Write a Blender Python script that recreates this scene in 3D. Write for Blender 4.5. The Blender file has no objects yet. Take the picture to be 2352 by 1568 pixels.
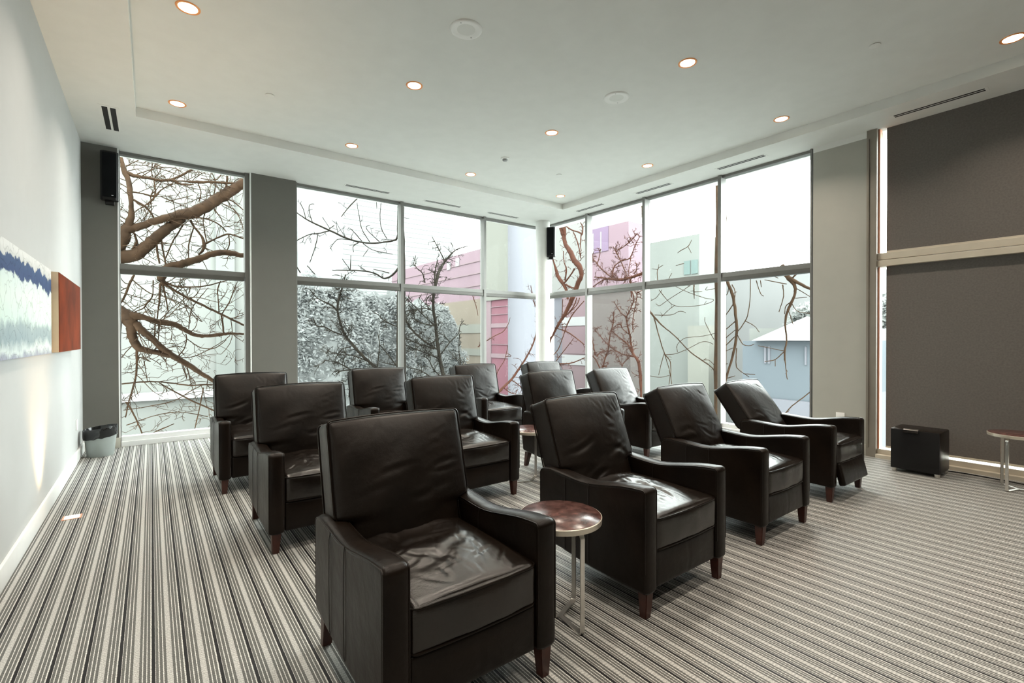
import bpy, bmesh, math, random
from mathutils import Vector, Matrix, noise

# ------------------------------------------------------------------ camera, light, exposure
SC = bpy.context.scene
COL = SC.collection
CAM_H = 1.35
F_PX, YAW, PITCH, ROLL = 1099.07, 0.645949, -0.0070213, -0.0013690
cy, sy = math.cos(YAW), math.sin(YAW)
_F = Vector((sy, cy, 0)); _R = Vector((cy, -sy, 0)); _U = Vector((0, 0, 1))
FW = _F * math.cos(PITCH) + _U * math.sin(PITCH)
U2 = _U * math.cos(PITCH) - _F * math.sin(PITCH)
RT = _R * math.cos(ROLL) + U2 * math.sin(ROLL)
UP = U2 * math.cos(ROLL) - _R * math.sin(ROLL)
cam_data = bpy.data.cameras.new('camera')
cam_data.sensor_width = 36.0
cam_data.lens = F_PX / 2352 * 36.0
cam_data.clip_start = 0.05
cam_data.clip_end = 500
cam = bpy.data.objects.new('camera', cam_data)
cam.matrix_world = Matrix((
    (RT.x, UP.x, -FW.x, 0), (RT.y, UP.y, -FW.y, 0), (RT.z, UP.z, -FW.z, CAM_H), (0, 0, 0, 1)))
COL.objects.link(cam)
SC.camera = cam

world = bpy.data.worlds.new('overcast_sky')
SC.world = world
world.use_nodes = True
bgn = world.node_tree.nodes['Background']
bgn.inputs['Color'].default_value = (0.96, 1.0, 0.985, 1)
bgn.inputs['Strength'].default_value = 7.5

SC.view_settings.view_transform = 'Standard'
SC.view_settings.look = 'None'
SC.view_settings.gamma = 1.0
SC.view_settings.use_curve_mapping = False
SC.view_settings.exposure = 1.28
LAMP_W = 6.5          # each ceiling downlight
LAMP_COL = (1.0, 0.87, 0.73)


def at(px, py, X=None, Y=None, Z=None):
    v = FW * F_PX + RT * (px - 1176) - UP * (py - 784)
    if X is not None: t = X / v.x
    elif Y is not None: t = Y / v.y
    else: t = (Z - CAM_H) / v.z
    return Vector((0, 0, CAM_H)) + v * t, (v * t).dot(FW)


# ------------------------------------------------------------------ materials
def new_mat(name):
    m = bpy.data.materials.new(name); m.use_nodes = True
    nt = m.node_tree
    return m, nt, nt.nodes['Principled BSDF']


def pbr(name, col, rough=0.6, metal=0.0, noise_scale=None, noise_amt=0.08, bump=0.0, bump_scale=200, spec=0.5):
    m, nt, b = new_mat(name)
    b.inputs['Base Color'].default_value = (*col, 1)
    b.inputs['Roughness'].default_value = rough
    b.inputs['Metallic'].default_value = metal
    b.inputs['Specular IOR Level'].default_value = spec
    tc = nt.nodes.new('ShaderNodeTexCoord')
    n = nt.nodes.new('ShaderNodeTexNoise'); n.inputs['Scale'].default_value = noise_scale or 6
    n.inputs['Detail'].default_value = 4
    nt.links.new(tc.outputs['Object'], n.inputs['Vector'])
    r = nt.nodes.new('ShaderNodeValToRGB')
    lo = [max(0, c * (1 - noise_amt)) for c in col]; hi = [min(1, c * (1 + noise_amt)) for c in col]
    r.color_ramp.elements[0].position = 0.3; r.color_ramp.elements[1].position = 0.7
    r.color_ramp.elements[0].color = (*lo, 1); r.color_ramp.elements[1].color = (*hi, 1)
    nt.links.new(n.outputs['Fac'], r.inputs['Fac'])
    nt.links.new(r.outputs['Color'], b.inputs['Base Color'])
    if bump:
        n2 = nt.nodes.new('ShaderNodeTexNoise'); n2.inputs['Scale'].default_value = bump_scale
        n2.inputs['Detail'].default_value = 3
        nt.links.new(tc.outputs['Object'], n2.inputs['Vector'])
        bp = nt.nodes.new('ShaderNodeBump'); bp.inputs['Strength'].default_value = bump
        bp.inputs['Distance'].default_value = 0.002
        nt.links.new(n2.outputs['Fac'], bp.inputs['Height'])
        nt.links.new(bp.outputs['Normal'], b.inputs['Normal'])
    return m


def emit(name, col, s):
    m, nt, b = new_mat(name)
    b.inputs['Base Color'].default_value = (0.8, 0.8, 0.8, 1)
    b.inputs['Emission Color'].default_value = (*col, 1)
    b.inputs['Emission Strength'].default_value = s
    return m


M = {}
M['wall_light'] = pbr('pale_grey_paint', (0.48, 0.49, 0.485), 0.75, noise_amt=.012, bump=0.15, bump_scale=300)
M['wall_dark'] = pbr('warm_grey_paint', (0.13, 0.127, 0.113), 0.8, noise_amt=.02, bump=0.15, bump_scale=300)
M['wall_mid'] = pbr('mid_grey_paint', (0.38, 0.375, 0.335), 0.8, noise_amt=.02, bump=0.15, bump_scale=300)
M['ceiling'] = pbr('ceiling_white', (0.74, 0.745, 0.72), 0.85, noise_amt=0.02, bump=0.15, bump_scale=300)
M['trim'] = pbr('white_trim', (0.78, 0.79, 0.78), 0.45, noise_amt=0.02)
M['trim_grey'] = pbr('grey_trim', (0.45, 0.44, 0.38), 0.5, noise_amt=0.03)
M['frame'] = pbr('anodised_frame', (0.17, 0.17, 0.16), 0.45, 0.2, noise_amt=0.04)
M['frame_dark'] = pbr('dark_rail', (0.085, 0.082, 0.074), 0.45, 0.2, noise_amt=0.04)
M['frame_white'] = pbr('white_frame', (0.72, 0.74, 0.74), 0.4, noise_amt=0.02)
M['bronze'] = pbr('bronze_frame', (0.24, 0.215, 0.18), 0.4, 0.3, noise_amt=0.05)
M['copper_glow'] = pbr('orange_glow_copper', (0.85, 0.40, 0.26), 0.35, 0.3, noise_amt=0.05)  # on the window strip this orange stands in for glow beside the slit
M['rail_beige'] = pbr('beige_rail', (0.52, 0.47, 0.38), 0.45, 0.1, noise_amt=0.04)
M['blind'] = pbr('charcoal_blind', (0.125, 0.113, 0.103), 0.85, noise_scale=60, noise_amt=0.12, bump=0.3, bump_scale=700)
M['wood_leg'] = pbr('dark_cherry_wood', (0.045, 0.011, 0.006), 0.35, noise_scale=20, noise_amt=0.3)
M['black'] = pbr('black_plastic', (0.006, 0.006, 0.0065), 0.42, spec=.3, noise_amt=0.1)
M['black_cloth'] = pbr('speaker_cloth', (0.006, 0.007, 0.008), 0.9, spec=.12, noise_amt=0.2, bump=0.3, bump_scale=900)
M['slot'] = pbr('dark_slot', (0.02, 0.02, 0.02), 0.9)
M['steel'] = pbr('brushed_steel', (0.72, 0.70, 0.66), 0.28, 0.95, noise_scale=40, noise_amt=0.05)
M['chrome'] = pbr('chrome', (0.85, 0.85, 0.85), 0.12, 1.0)
M['bin'] = pbr('grey_bin_plastic', (0.33, 0.37, 0.355), 0.4, noise_amt=0.05)
M['bag'] = pbr('black_bin_bag', (0.008, 0.009, 0.01), 0.12, bump=0.9, bump_scale=18)
M['white_plastic'] = pbr('white_plastic', (0.82, 0.82, 0.8), 0.4, noise_amt=0.01)
M['detector'] = pbr('grey_detector', (0.35, 0.36, 0.36), 0.4, noise_amt=0.05)
M['bark'] = pbr('bark', (0.021, 0.0118, 0.0062), 0.8, noise_scale=8, noise_amt=0.35, bump=0.5, bump_scale=60, spec=.08)
M['bark_grey'] = pbr('grey_bark', (0.008, 0.0065, 0.0045), 0.8, noise_scale=8, noise_amt=0.35, bump=0.5, bump_scale=60, spec=.08)
M['bark_glare'] = pbr('glare_red_bark', (0.026, 0.0095, 0.0055), 0.8, noise_scale=8, noise_amt=0.3, bump=0.5, bump_scale=60, spec=.08)  # red veil glare from the pink background is put into this bark colour
M['leaf'] = pbr('hazy_leaf', (0.135, 0.142, 0.14), 0.9, noise_scale=1.5, noise_amt=0.15, spec=.03)  # greyed and pale: outdoor haze is put into the leaf colours
M['leaf_pale'] = pbr('pale_leaf', (0.16, 0.168, 0.16), 0.9, noise_scale=1.5, noise_amt=0.25, spec=.03)
M['edge_beige'] = pbr('raw_canvas', (0.50, 0.42, 0.31), 0.8)
M['lens'] = emit('lamp_lens', (1.0, 0.84, 0.62), 5.0)
M['orange_lit_trim'] = pbr('orange_lit_trim', (0.9, 0.36, 0.12), 0.35, 0.1)  # orange lamplight on the ring is put into its colour


def leather(name, r0=.25, r1=.38, spec=.19):
    m, nt, b = new_mat(name)
    N = nt.nodes.new; Lk = nt.links.new
    b.inputs['Roughness'].default_value = 0.36
    b.inputs['Specular IOR Level'].default_value = spec
    tc = N('ShaderNodeTexCoord')
    n = N('ShaderNodeTexNoise'); n.inputs['Scale'].default_value = 5; n.inputs['Detail'].default_value = 5
    Lk(tc.outputs['Object'], n.inputs['Vector'])
    r = N('ShaderNodeValToRGB')
    r.color_ramp.elements[0].position = 0.3; r.color_ramp.elements[0].color = (0.0040, 0.0026, 0.0018, 1)
    r.color_ramp.elements[1].position = 0.75; r.color_ramp.elements[1].color = (0.0100, 0.0060, 0.0037, 1)
    Lk(n.outputs['Fac'], r.inputs['Fac']); Lk(r.outputs['Color'], b.inputs['Base Color'])
    r2 = N('ShaderNodeMapRange'); r2.inputs['To Min'].default_value = r0; r2.inputs['To Max'].default_value = r1
    Lk(n.outputs['Fac'], r2.inputs['Value']); Lk(r2.outputs['Result'], b.inputs['Roughness'])
    v = N('ShaderNodeTexVoronoi'); v.inputs['Scale'].default_value = 420
    Lk(tc.outputs['Object'], v.inputs['Vector'])
    bp = N('ShaderNodeBump'); bp.inputs['Strength'].default_value = 0.18; bp.inputs['Distance'].default_value = 0.0015
    Lk(v.outputs['Distance'], bp.inputs['Height'])
    n3 = N('ShaderNodeTexNoise'); n3.inputs['Scale'].default_value = 14; n3.inputs['Detail'].default_value = 3
    Lk(tc.outputs['Object'], n3.inputs['Vector'])
    bp2 = N('ShaderNodeBump'); bp2.inputs['Strength'].default_value = 0.25; bp2.inputs['Distance'].default_value = 0.01
    Lk(n3.outputs['Fac'], bp2.inputs['Height']); Lk(bp.outputs['Normal'], bp2.inputs['Normal'])
    Lk(bp2.outputs['Normal'], b.inputs['Normal'])
    return m


M['leather'] = leather('dark_brown_leather')
M['leather_seat'] = leather('worn_glossy_leather', .19, .30, .66)
M['leather_back'] = leather('supple_leather', .29, .42, .32)
M['seam'] = pbr('leather_seam', (0.008, 0.006, 0.005), 0.5)


def carpet_mat():
    m, nt, b = new_mat('striped_carpet')
    N = nt.nodes.new; Lk = nt.links.new
    b.inputs['Roughness'].default_value = 0.62
    b.inputs['Specular IOR Level'].default_value = 0.35
    tc = N('ShaderNodeTexCoord')
    sep = N('ShaderNodeSeparateXYZ'); Lk(tc.outputs['Object'], sep.inputs['Vector'])
    # slight waviness of the yarn
    nz = N('ShaderNodeTexNoise'); nz.inputs['Scale'].default_value = 90; nz.inputs['Detail'].default_value = 2
    Lk(tc.outputs['Object'], nz.inputs['Vector'])
    w = N('ShaderNodeMath'); w.operation = 'MULTIPLY_ADD'
    Lk(nz.outputs['Fac'], w.inputs[0]); w.inputs[1].default_value = 0.003; Lk(sep.outputs['X'], w.inputs[2])
    a = N('ShaderNodeMath'); a.operation = 'MULTIPLY_ADD'; Lk(w.outputs[0], a.inputs[0])
    a.inputs[1].default_value = 1 / 0.111; a.inputs[2].default_value = 0.0535 - 0.0135 + 100
    f = N('ShaderNodeMath'); f.operation = 'FRACT'; Lk(a.outputs[0], f.inputs[0])
    ramp = N('ShaderNodeValToRGB'); cr = ramp.color_ramp; cr.interpolation = 'CONSTANT'
    K = (0.003, 0.003, 0.004, 1); D = (0.105, 0.107, 0.10, 1); W = (0.58, 0.58, 0.55, 1); L = (0.43, 0.43, 0.41, 1)
    st = [(0, K), (.107, W), (.122, D), (.21, W), (.242, D), (.335, W), (.365, D), (.452, L), (.632, D), (.718, W), (.75, D), (.84, W), (.868, D), (.955, W)]
    cr.elements[0].position = 0; cr.elements[0].color = st[0][1]
    cr.elements[1].position = st[1][0]; cr.elements[1].color = st[1][1]
    for p, c in st[2:]:
        e = cr.elements.new(p); e.color = c
    Lk(f.outputs[0], ramp.inputs['Fac'])
    # woven cross ribs: brightness dashes along the stripe
    mp = N('ShaderNodeMapping'); mp.inputs['Scale'].default_value = (220, 130, 1)
    Lk(tc.outputs['Object'], mp.inputs['Vector'])
    v = N('ShaderNodeTexNoise'); v.inputs['Scale'].default_value = 1; v.inputs['Detail'].default_value = 1
    Lk(mp.outputs['Vector'], v.inputs['Vector'])
    mr = N('ShaderNodeMapRange'); mr.inputs['From Min'].default_value = 0.3; mr.inputs['From Max'].default_value = 0.7
    mr.inputs['To Min'].default_value = 0.72; mr.inputs['To Max'].default_value = 1.25
    Lk(v.outputs['Fac'], mr.inputs['Value'])
    wv = N('ShaderNodeTexWave'); wv.bands_direction = 'Y'; wv.inputs['Scale'].default_value = 22
    wv.inputs['Distortion'].default_value = 1.5; wv.inputs['Detail'].default_value = 1
    Lk(tc.outputs['Object'], wv.inputs['Vector'])
    mr2 = N('ShaderNodeMapRange'); mr2.inputs['To Min'].default_value = 0.86; mr2.inputs['To Max'].default_value = 1.1
    Lk(wv.outputs['Fac'], mr2.inputs['Value'])
    mm = N('ShaderNodeMath'); mm.operation = 'MULTIPLY'; Lk(mr.outputs[0], mm.inputs[0]); Lk(mr2.outputs[0], mm.inputs[1])
    mix = N('ShaderNodeVectorMath'); mix.operation = 'SCALE'
    Lk(ramp.outputs['Color'], mix.inputs[0]); Lk(mm.outputs[0], mix.inputs['Scale'])
    Lk(mix.outputs['Vector'], b.inputs['Base Color'])
    bp = N('ShaderNodeBump'); bp.inputs['Strength'].default_value = 0.6; bp.inputs['Distance'].default_value = 0.003
    hm = N('ShaderNodeMath'); hm.operation = 'MULTIPLY'; Lk(mm.outputs[0], hm.inputs[0])
    bw = N('ShaderNodeRGBToBW'); Lk(ramp.outputs['Color'], bw.inputs[0]); Lk(bw.outputs[0], hm.inputs[1])
    Lk(hm.outputs[0], bp.inputs['Height']); Lk(bp.outputs['Normal'], b.inputs['Normal'])
    return m


M['carpet'] = carpet_mat()


def glass_mat():
    m = bpy.data.materials.new('clear_glass'); m.use_nodes = True
    nt = m.node_tree; nt.nodes.clear()
    o = nt.nodes.new('ShaderNodeOutputMaterial'); t = nt.nodes.new('ShaderNodeBsdfTransparent')
    t.inputs['Color'].default_value = (0.95, 0.975, 0.965, 1)
    g = nt.nodes.new('ShaderNodeBsdfGlossy'); g.inputs['Roughness'].default_value = 0.0
    fr = nt.nodes.new('ShaderNodeFresnel'); fr.inputs['IOR'].default_value = 1.05
    mx = nt.nodes.new('ShaderNodeMixShader')
    nt.links.new(fr.outputs[0], mx.inputs[0]); nt.links.new(t.outputs[0], mx.inputs[1]); nt.links.new(g.outputs[0], mx.inputs[2])
    nt.links.new(mx.outputs[0], o.inputs[0])
    return m


M['glass'] = glass_mat()
for k in ('leaf', 'leaf_pale'):
    nt = M[k].node_tree; b = nt.nodes['Principled BSDF']; o = nt.nodes['Material Output']
    tr = nt.nodes.new('ShaderNodeBsdfTranslucent'); mx = nt.nodes.new('ShaderNodeMixShader'); mx.inputs[0].default_value = .45
    tr.inputs['Color'].default_value = (.26, .27, .268, 1)
    nt.links.new(b.outputs[0], mx.inputs[1]); nt.links.new(tr.outputs[0], mx.inputs[2]); nt.links.new(mx.outputs[0], o.inputs[0])


# ------------------------------------------------------------------ object helpers
def tag(o, label=None, cat=None, group=None, kind=None):
    if label: o['label'] = label
    if cat: o['category'] = cat
    if group: o['group'] = group
    if kind: o['kind'] = kind
    return o


def empty(name, loc=(0, 0, 0), rz=0.0):
    o = bpy.data.objects.new(name, None)
    o.empty_display_size = 0.1
    o.location = loc; o.rotation_euler = (0, 0, rz)
    COL.objects.link(o)
    return o


def link(name, bm, mat, parent=None, smooth=None):
    """one mesh object from a bmesh; smooth = angle in degrees for smooth shading"""
    me = bpy.data.meshes.new(name)
    bmesh.ops.recalc_face_normals(bm, faces=bm.faces[:])
    bm.to_mesh(me); bm.free()
    me.materials.append(M[mat] if isinstance(mat, str) else mat)
    if smooth:
        me.polygons.foreach_set('use_smooth', [True] * len(me.polygons))
        me.set_sharp_from_angle(angle=math.radians(smooth))
        for p in me.polygons:
            if len(p.vertices) > 40: p.use_smooth = False
    o = bpy.data.objects.new(name, me)
    COL.objects.link(o)
    if parent is not None: o.parent = parent
    return o


def box(bm, x0, x1, y0, y1, z0, z1, bev=0.0):
    b2 = bmesh.new()
    bmesh.ops.create_cube(b2, size=1)
    for v in b2.verts:
        v.co = Vector((x0 + (v.co.x + .5) * (x1 - x0), y0 + (v.co.y + .5) * (y1 - y0), z0 + (v.co.z + .5) * (z1 - z0)))
    if bev: bmesh.ops.bevel(b2, geom=b2.edges[:], offset=bev, segments=2, affect='EDGES', profile=0.6)
    me = bpy.data.meshes.new('tmp'); b2.to_mesh(me); b2.free(); bm.from_mesh(me); bpy.data.meshes.remove(me)
    return bm


def boxo(name, mat, dims, parent=None, bev=0.0, smooth=None):
    bm = bmesh.new(); box(bm, *dims, bev=bev)
    return link(name, bm, mat, parent, smooth or (40 if bev else None))


def struct(name, mat, dims, bev=0.0):
    return tag(boxo(name, mat, dims, bev=bev), kind='structure')


def lathe(bm, prof, seg=40, cx=0, cy=0, cap=True):
    rings = []
    for r, z in prof:
        rings.append([bm.verts.new((cx + r * math.cos(2 * math.pi * i / seg), cy + r * math.sin(2 * math.pi * i / seg), z)) for i in range(seg)])
    for a, b in zip(rings, rings[1:]):
        for i in range(seg):
            j = (i + 1) % seg
            bm.faces.new((a[i], a[j], b[j], b[i]))
    if cap:
        if prof[0][0] > 1e-5: bm.faces.new(rings[0][::-1])
        if prof[-1][0] > 1e-5: bm.faces.new(rings[-1])
    return bm


def tube(bm, pts, rad, seg=6, closed=False):
    """tube along points; rad scalar or list"""
    n = len(pts); P = [Vector(p) for p in pts]
    R = rad if isinstance(rad, (list, tuple)) else [rad] * n
    rings = []
    prev = None
    for i in range(n):
        if closed: t = P[(i + 1) % n] - P[i - 1]
        else: t = P[min(i + 1, n - 1)] - P[max(i - 1, 0)]
        if t.length < 1e-9: t = Vector((0, 0, 1))
        t.normalize()
        if prev is None:
            a = Vector((0, 0, 1)) if abs(t.z) < .9 else Vector((1, 0, 0))
            u = t.cross(a).normalized()
        else:
            u = (prev - t * prev.dot(t))
            if u.length < 1e-6: u = t.orthogonal()
            u.normalize()
        prev = u
        w = t.cross(u)
        rings.append([bm.verts.new(P[i] + (u * math.cos(2 * math.pi * k / seg) + w * math.sin(2 * math.pi * k / seg)) * R[i]) for k in range(seg)])
    m = n if closed else n - 1
    for i in range(m):
        a, b = rings[i], rings[(i + 1) % n]
        for k in range(seg):
            j = (k + 1) % seg
            bm.faces.new((a[k], a[j], b[j], b[k]))
    if not closed:
        bm.faces.new(rings[0][::-1]); bm.faces.new(rings[-1])
    return bm


def ribbon(bm, pts, wdir, w, t):
    """flat bar of width w (along wdir) and thickness t following pts"""
    n = len(pts); P = [Vector(p) for p in pts]; wd = Vector(wdir).normalized()
    rings = []
    for i in range(n):
        tt = (P[min(i + 1, n - 1)] - P[max(i - 1, 0)]).normalized()
        nn = tt.cross(wd).normalized()
        rings.append([bm.verts.new(P[i] + wd * a * w / 2 + nn * b * t / 2) for a, b in ((-1, -1), (1, -1), (1, 1), (-1, 1))])
    for a, b in zip(rings, rings[1:]):
        for k in range(4):
            j = (k + 1) % 4
            bm.faces.new((a[k], a[j], b[j], b[k]))
    bm.faces.new(rings[0][::-1]); bm.faces.new(rings[-1])


def smooth_path(pts, n=4):
    """Catmull-Rom; points may be tuples of any length"""
    out = []
    m = len(pts)
    if m < 3: 
        for i in range(n): out.append(tuple(a + (b - a) * i / n for a, b in zip(pts[0], pts[-1])))
        out.append(tuple(pts[-1])); return out
    for i in range(m - 1):
        p0 = pts[max(i - 1, 0)]; p1 = pts[i]; p2 = pts[i + 1]; p3 = pts[min(i + 2, m - 1)]
        for k in range(n):
            t = k / n
            out.append(tuple(0.5 * ((2 * b) + (-a + c) * t + (2 * a - 5 * b + 4 * c - d) * t * t + (-a + 3 * b - 3 * c + d) * t ** 3)
                             for a, b, c, d in zip(p0, p1, p2, p3)))
    out.append(tuple(pts[-1]))
    return out


def copy_tree(o, parent=None):
    c = o.copy(); COL.objects.link(c); c.parent = parent
    for ch in list(o.children):
        copy_tree(ch, c)
    return c


# ------------------------------------------------------------------ room shell
XL, XR, YA, YB0 = -0.66, 6.60, 7.66, -2.6       # left wall, right glazing, far wall face, rear wall
ZS, ZC = 3.70, 3.80                               # soffit, raised ceiling
GA, GB = 7.80, 6.66                               # glass planes
bm = bmesh.new(); box(bm, XL - .1, XR + .35, YB0 - .1, 8.0, -0.12, 0)
tag(link('floor', bm, 'carpet'), kind='structure')
struct('wall_left', 'wall_light', (XL - .15, XL, YB0 - .1, 8.0, -0.12, 3.95))
struct('wall_rear', 'wall_dark', (XL - .15, XR + .35, YB0 - .15, YB0, -0.12, 3.95))
struct('wall_far', 'wall_dark', (XL, -0.325, YA, 7.98, 0, ZS))
struct('wall_far_pier', 'wall_dark', (1.145, 1.737, YA, 7.98, 0, ZS))
struct('wall_right', 'wall_mid', (6.565, 6.95, 1.915, 2.50, 0, ZS - .065))
struct('trim_1', 'ceiling', (6.565, 6.95, 1.915, 2.50, ZS - .065, ZS))
# ceiling slab with dropped border
struct('ceiling', 'ceiling', (-0.20, 6.12, -1.7, 6.53, ZC, ZC + .15))
bm = bmesh.new()
box(bm, XL, -0.118, YB0, 8.0, ZS, ZC + .15)
box(bm, 6.03, 6.98, YB0, 8.0, ZS, ZC + .15)
box(bm, -0.118, 6.03, 6.45, 8.0, ZS, ZC + .15)
box(bm, -0.118, 6.03, YB0, -1.6, ZS, ZC + .15)
tag(link('ceiling_border', bm, 'ceiling'), kind='structure')
struct('baseboard_left', 'trim', (XL, XL + .018, YB0, YA, 0, 0.13), bev=.004)
struct('baseboard_far', 'trim_grey', (XL + .018, -0.31, YA - .018, YA, 0, 0.125), bev=.004)
struct('baseboard_pier', 'trim_grey', (1.135, 1.747, YA - .018, YA, 0, 0.125), bev=.004)
struct('baseboard_right', 'trim_grey', (6.545, 6.565, 1.915, 2.50, 0, 0.125), bev=.004)

# round concrete column in the corner
bm = bmesh.new()
lathe(bm, [(0.142, 0), (0.142, ZS)], 48, 6.33, 7.36)
tag(link('wall_corner_column', bm, pbr('column_paint', (0.62, 0.625, 0.60), 0.6, noise_amt=0.03), smooth=60), kind='structure')


# ------------------------------------------------------------------ windows
def window(idx, axis, a0, a1, left=.025, right=.025, mat='frame', zb=0.03, cassette=True, cut=True):
    """axis 'A': far wall, a = X. axis 'B': right wall, a = Y"""
    w = empty('window_%d' % idx, ((a0 + a1) / 2, GA, 0) if axis == 'A' else (GB, (a0 + a1) / 2, 0))
    tag(w, kind='structure')
    ox, oy = w.location.x, w.location.y

    def bx(bm, p0, p1, d0, d1, z0, z1, bev=0):
        # d: distance from glass plane into the room (positive)
        if axis == 'A': box(bm, p0 - ox, p1 - ox, -d1, -d0, z0, z1, bev)
        else: box(bm, -d1, -d0, p0 - oy, p1 - oy, z0, z1, bev)
    f = bmesh.new()
    bx(f, a0, a0 + left, -.05, .09, 0, ZS)
    bx(f, a1 - right, a1, -.05, .09, 0, ZS)
    bx(f, a0 + left, a1 - right, -.05, .07, 2.225, 2.29)
    bx(f, a0 + left, a1 - right, -.05, .05, 3.665, ZS)
    fr = link('window_frame', f, mat, w)
    s = bmesh.new()
    bx(s, a0 + left, a1 - right, -.05, .11, 0, zb + .03)
    bx(s, a0 + left, a1 - right, -.05, .06, zb + .03, zb + .085)
    link('window_sill', s, 'frame_white', w)
    if cassette:
        c = bmesh.new()
        bx(c, a0 + left - .01, a1 - right - .01, .0, .085, 2.165, 2.222, .006)
        link('lower_rail', c, 'frame_dark', w)
    for z0, z1 in ((zb + .085, 2.165), (2.29, 3.665)):
        g = bmesh.new()
        bx(g, a0 + left, a1 - right, -.004, .004, z0, z1)
        link('pane', g, 'glass', w)
    return w


w1 = window(1, 'A', -0.325, 1.145, left=.02, right=.075)
window(2, 'A', 1.737, 3.455)
window(3, 'A', 3.455, 5.165)
window(4, 'A', 5.165, 6.62, right=.06)
window(5, 'B', 6.385, 7.80, right=.05)
window(6, 'B', 5.065, 6.385)
window(7, 'B', 3.73, 5.065)
window(8, 'B', 2.515, 3.73, left=.02)
# added white strips: the light on the jambs beside window 1 put into colour
struct('trim_2', 'trim', (-0.325, -0.312, YA - .002, 7.70, 0, ZS))
struct('trim_3', 'trim', (1.128, 1.143, YA + .002, 7.72, 0, ZS))
# the blacked-out window on the right
w9 = tag(empty('window_9', (GB, 0, 0)), kind='structure')
f = bmesh.new()
for y0, y1, d in ((1.835, 1.93, .14), (-2.6, -2.5, .14)):
    box(f, -d, .06, y0, y1, 0, ZS)
box(f, -.155, -.14, 1.905, 1.915, 0.1, 3.6)
link('window_frame', f, 'bronze', w9)
f = bmesh.new()
box(f, -.10, .05, -2.5, 1.835, 2.225, 2.30, .004); box(f, -.115, .05, -2.5, 1.835, 2.15, 2.218, .004)
link('mid_rail', f, 'rail_beige', w9)
f = bmesh.new(); box(f, -.085, -.02, 1.818, 1.8345, .07, 2.145); box(f, -.085, -.02, 1.818, 1.8345, 2.305, ZS)
link('slit_glow_strip', f, 'copper_glow', w9)  # added strip: the orange glow along the slit is put into its colour
f = bmesh.new(); box(f, -.16, .05, -2.5, 1.835, 0, .04, .004); box(f, -.10, .05, -2.5, 1.835, .04, .094, .003)
link('window_sill', f, 'rail_beige', w9)
for z0, z1 in ((.07, 2.15), (2.30, 3.70)):
    f = bmesh.new(); box(f, -.004, .004, -2.5, 1.835, z0, z1); link('pane', f, 'glass', w9)


def blind(z0, z1, label):
    r = empty('roller_blind', (6.605, -.35, z0))
    tag(r, label, 'blind', 'blackout roller blinds')
    f = bmesh.new(); box(f, -.0015, .0015, -2.13, 2.115, 0.02, z1 - z0); link('fabric', f, 'blind', r)
    f = bmesh.new(); box(f, -.008, .008, -2.13, 2.115, 0, .022, .003); link('hem_bar', f, 'rail_beige' if z0 < 1 else 'rail_beige', r)
    return r


blind(.112, 2.15, 'large charcoal blackout blind below the beige rail, behind the black box')
blind(2.300, 3.70, 'charcoal blackout blind above the beige rail, up under the ceiling')

# ------------------------------------------------------------------ ceiling fixtures
def make_downlight():
    r = empty('downlight')
    b = bmesh.new()
    lathe(b, [(.062, -.002), (.066, -.006), (.078, -.005), (.080, 0), (.062, 0)], 40, cap=False)
    link('trim_ring', b, 'orange_lit_trim', r, 50)
    b = bmesh.new(); lathe(b, [(.0, -.004), (.04, -.004), (.0618, -.003), (.0618, 0)], 40, cap=False)
    link('lamp_lens', b, 'lens', r, 60)
    return r


def lamp_light(r):
    ld = bpy.data.lights.get('downlight_glow') or bpy.data.lights.new('downlight_glow', 'AREA')
    ld.shape = 'DISK'; ld.size = .12; ld.energy = LAMP_W; ld.color = LAMP_COL; ld.spread = math.radians(125)
    l = bpy.data.objects.new('downlight_glow', ld); COL.objects.link(l)
    l.parent = r; l.location = (0, 0, -.012)


LX = (0.23, 2.05, 3.83, 5.65); LY = (6.10, 4.287, 2.476, 0.672, -1.1)
lamp_text = {
    (0, 0): 'round warm ceiling downlight nearest the left ceiling vent',
    (0, 1): 'largest round warm ceiling downlight, at the top left near the ceiling step',
    (1, 0): 'round warm ceiling downlight above the grey pier between the left windows',
    (1, 1): 'round warm ceiling downlight standing alone in the left middle of the ceiling',
    (2, 0): 'round warm ceiling downlight just left of and below the dark smoke detector',
    (3, 0): 'round warm ceiling downlight deepest in the room, beside the corner of the dropped border',
    (2, 1): 'round warm ceiling downlight just right of and above the smoke detector',
    (2, 2): 'bright starry ceiling downlight right of the smaller white speaker disc',
    (3, 2): 'round warm ceiling downlight along the right border above the grey wall panel',
    (3, 1): 'round warm ceiling downlight along the right border, second from the far corner',
    (3, 3): 'round warm ceiling downlight at the top right edge of the picture',
}
lamp0 = None
for i, x in enumerate(LX):
    for j, y in enumerate(LY):
        vis = (i, j) in lamp_text
        if lamp0 is None: lamp0 = o = make_downlight()
        else: o = copy_tree(lamp0)
        o.location = (x, y, ZC)
        tag(o, lamp_text.get((i, j), 'round warm ceiling downlight behind or above the camera'), 'ceiling light', 'recessed ceiling downlights')
for o in [o for o in bpy.data.objects if o.name.startswith('downlight') and o.parent is None]:
    lamp_light(o)

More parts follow.
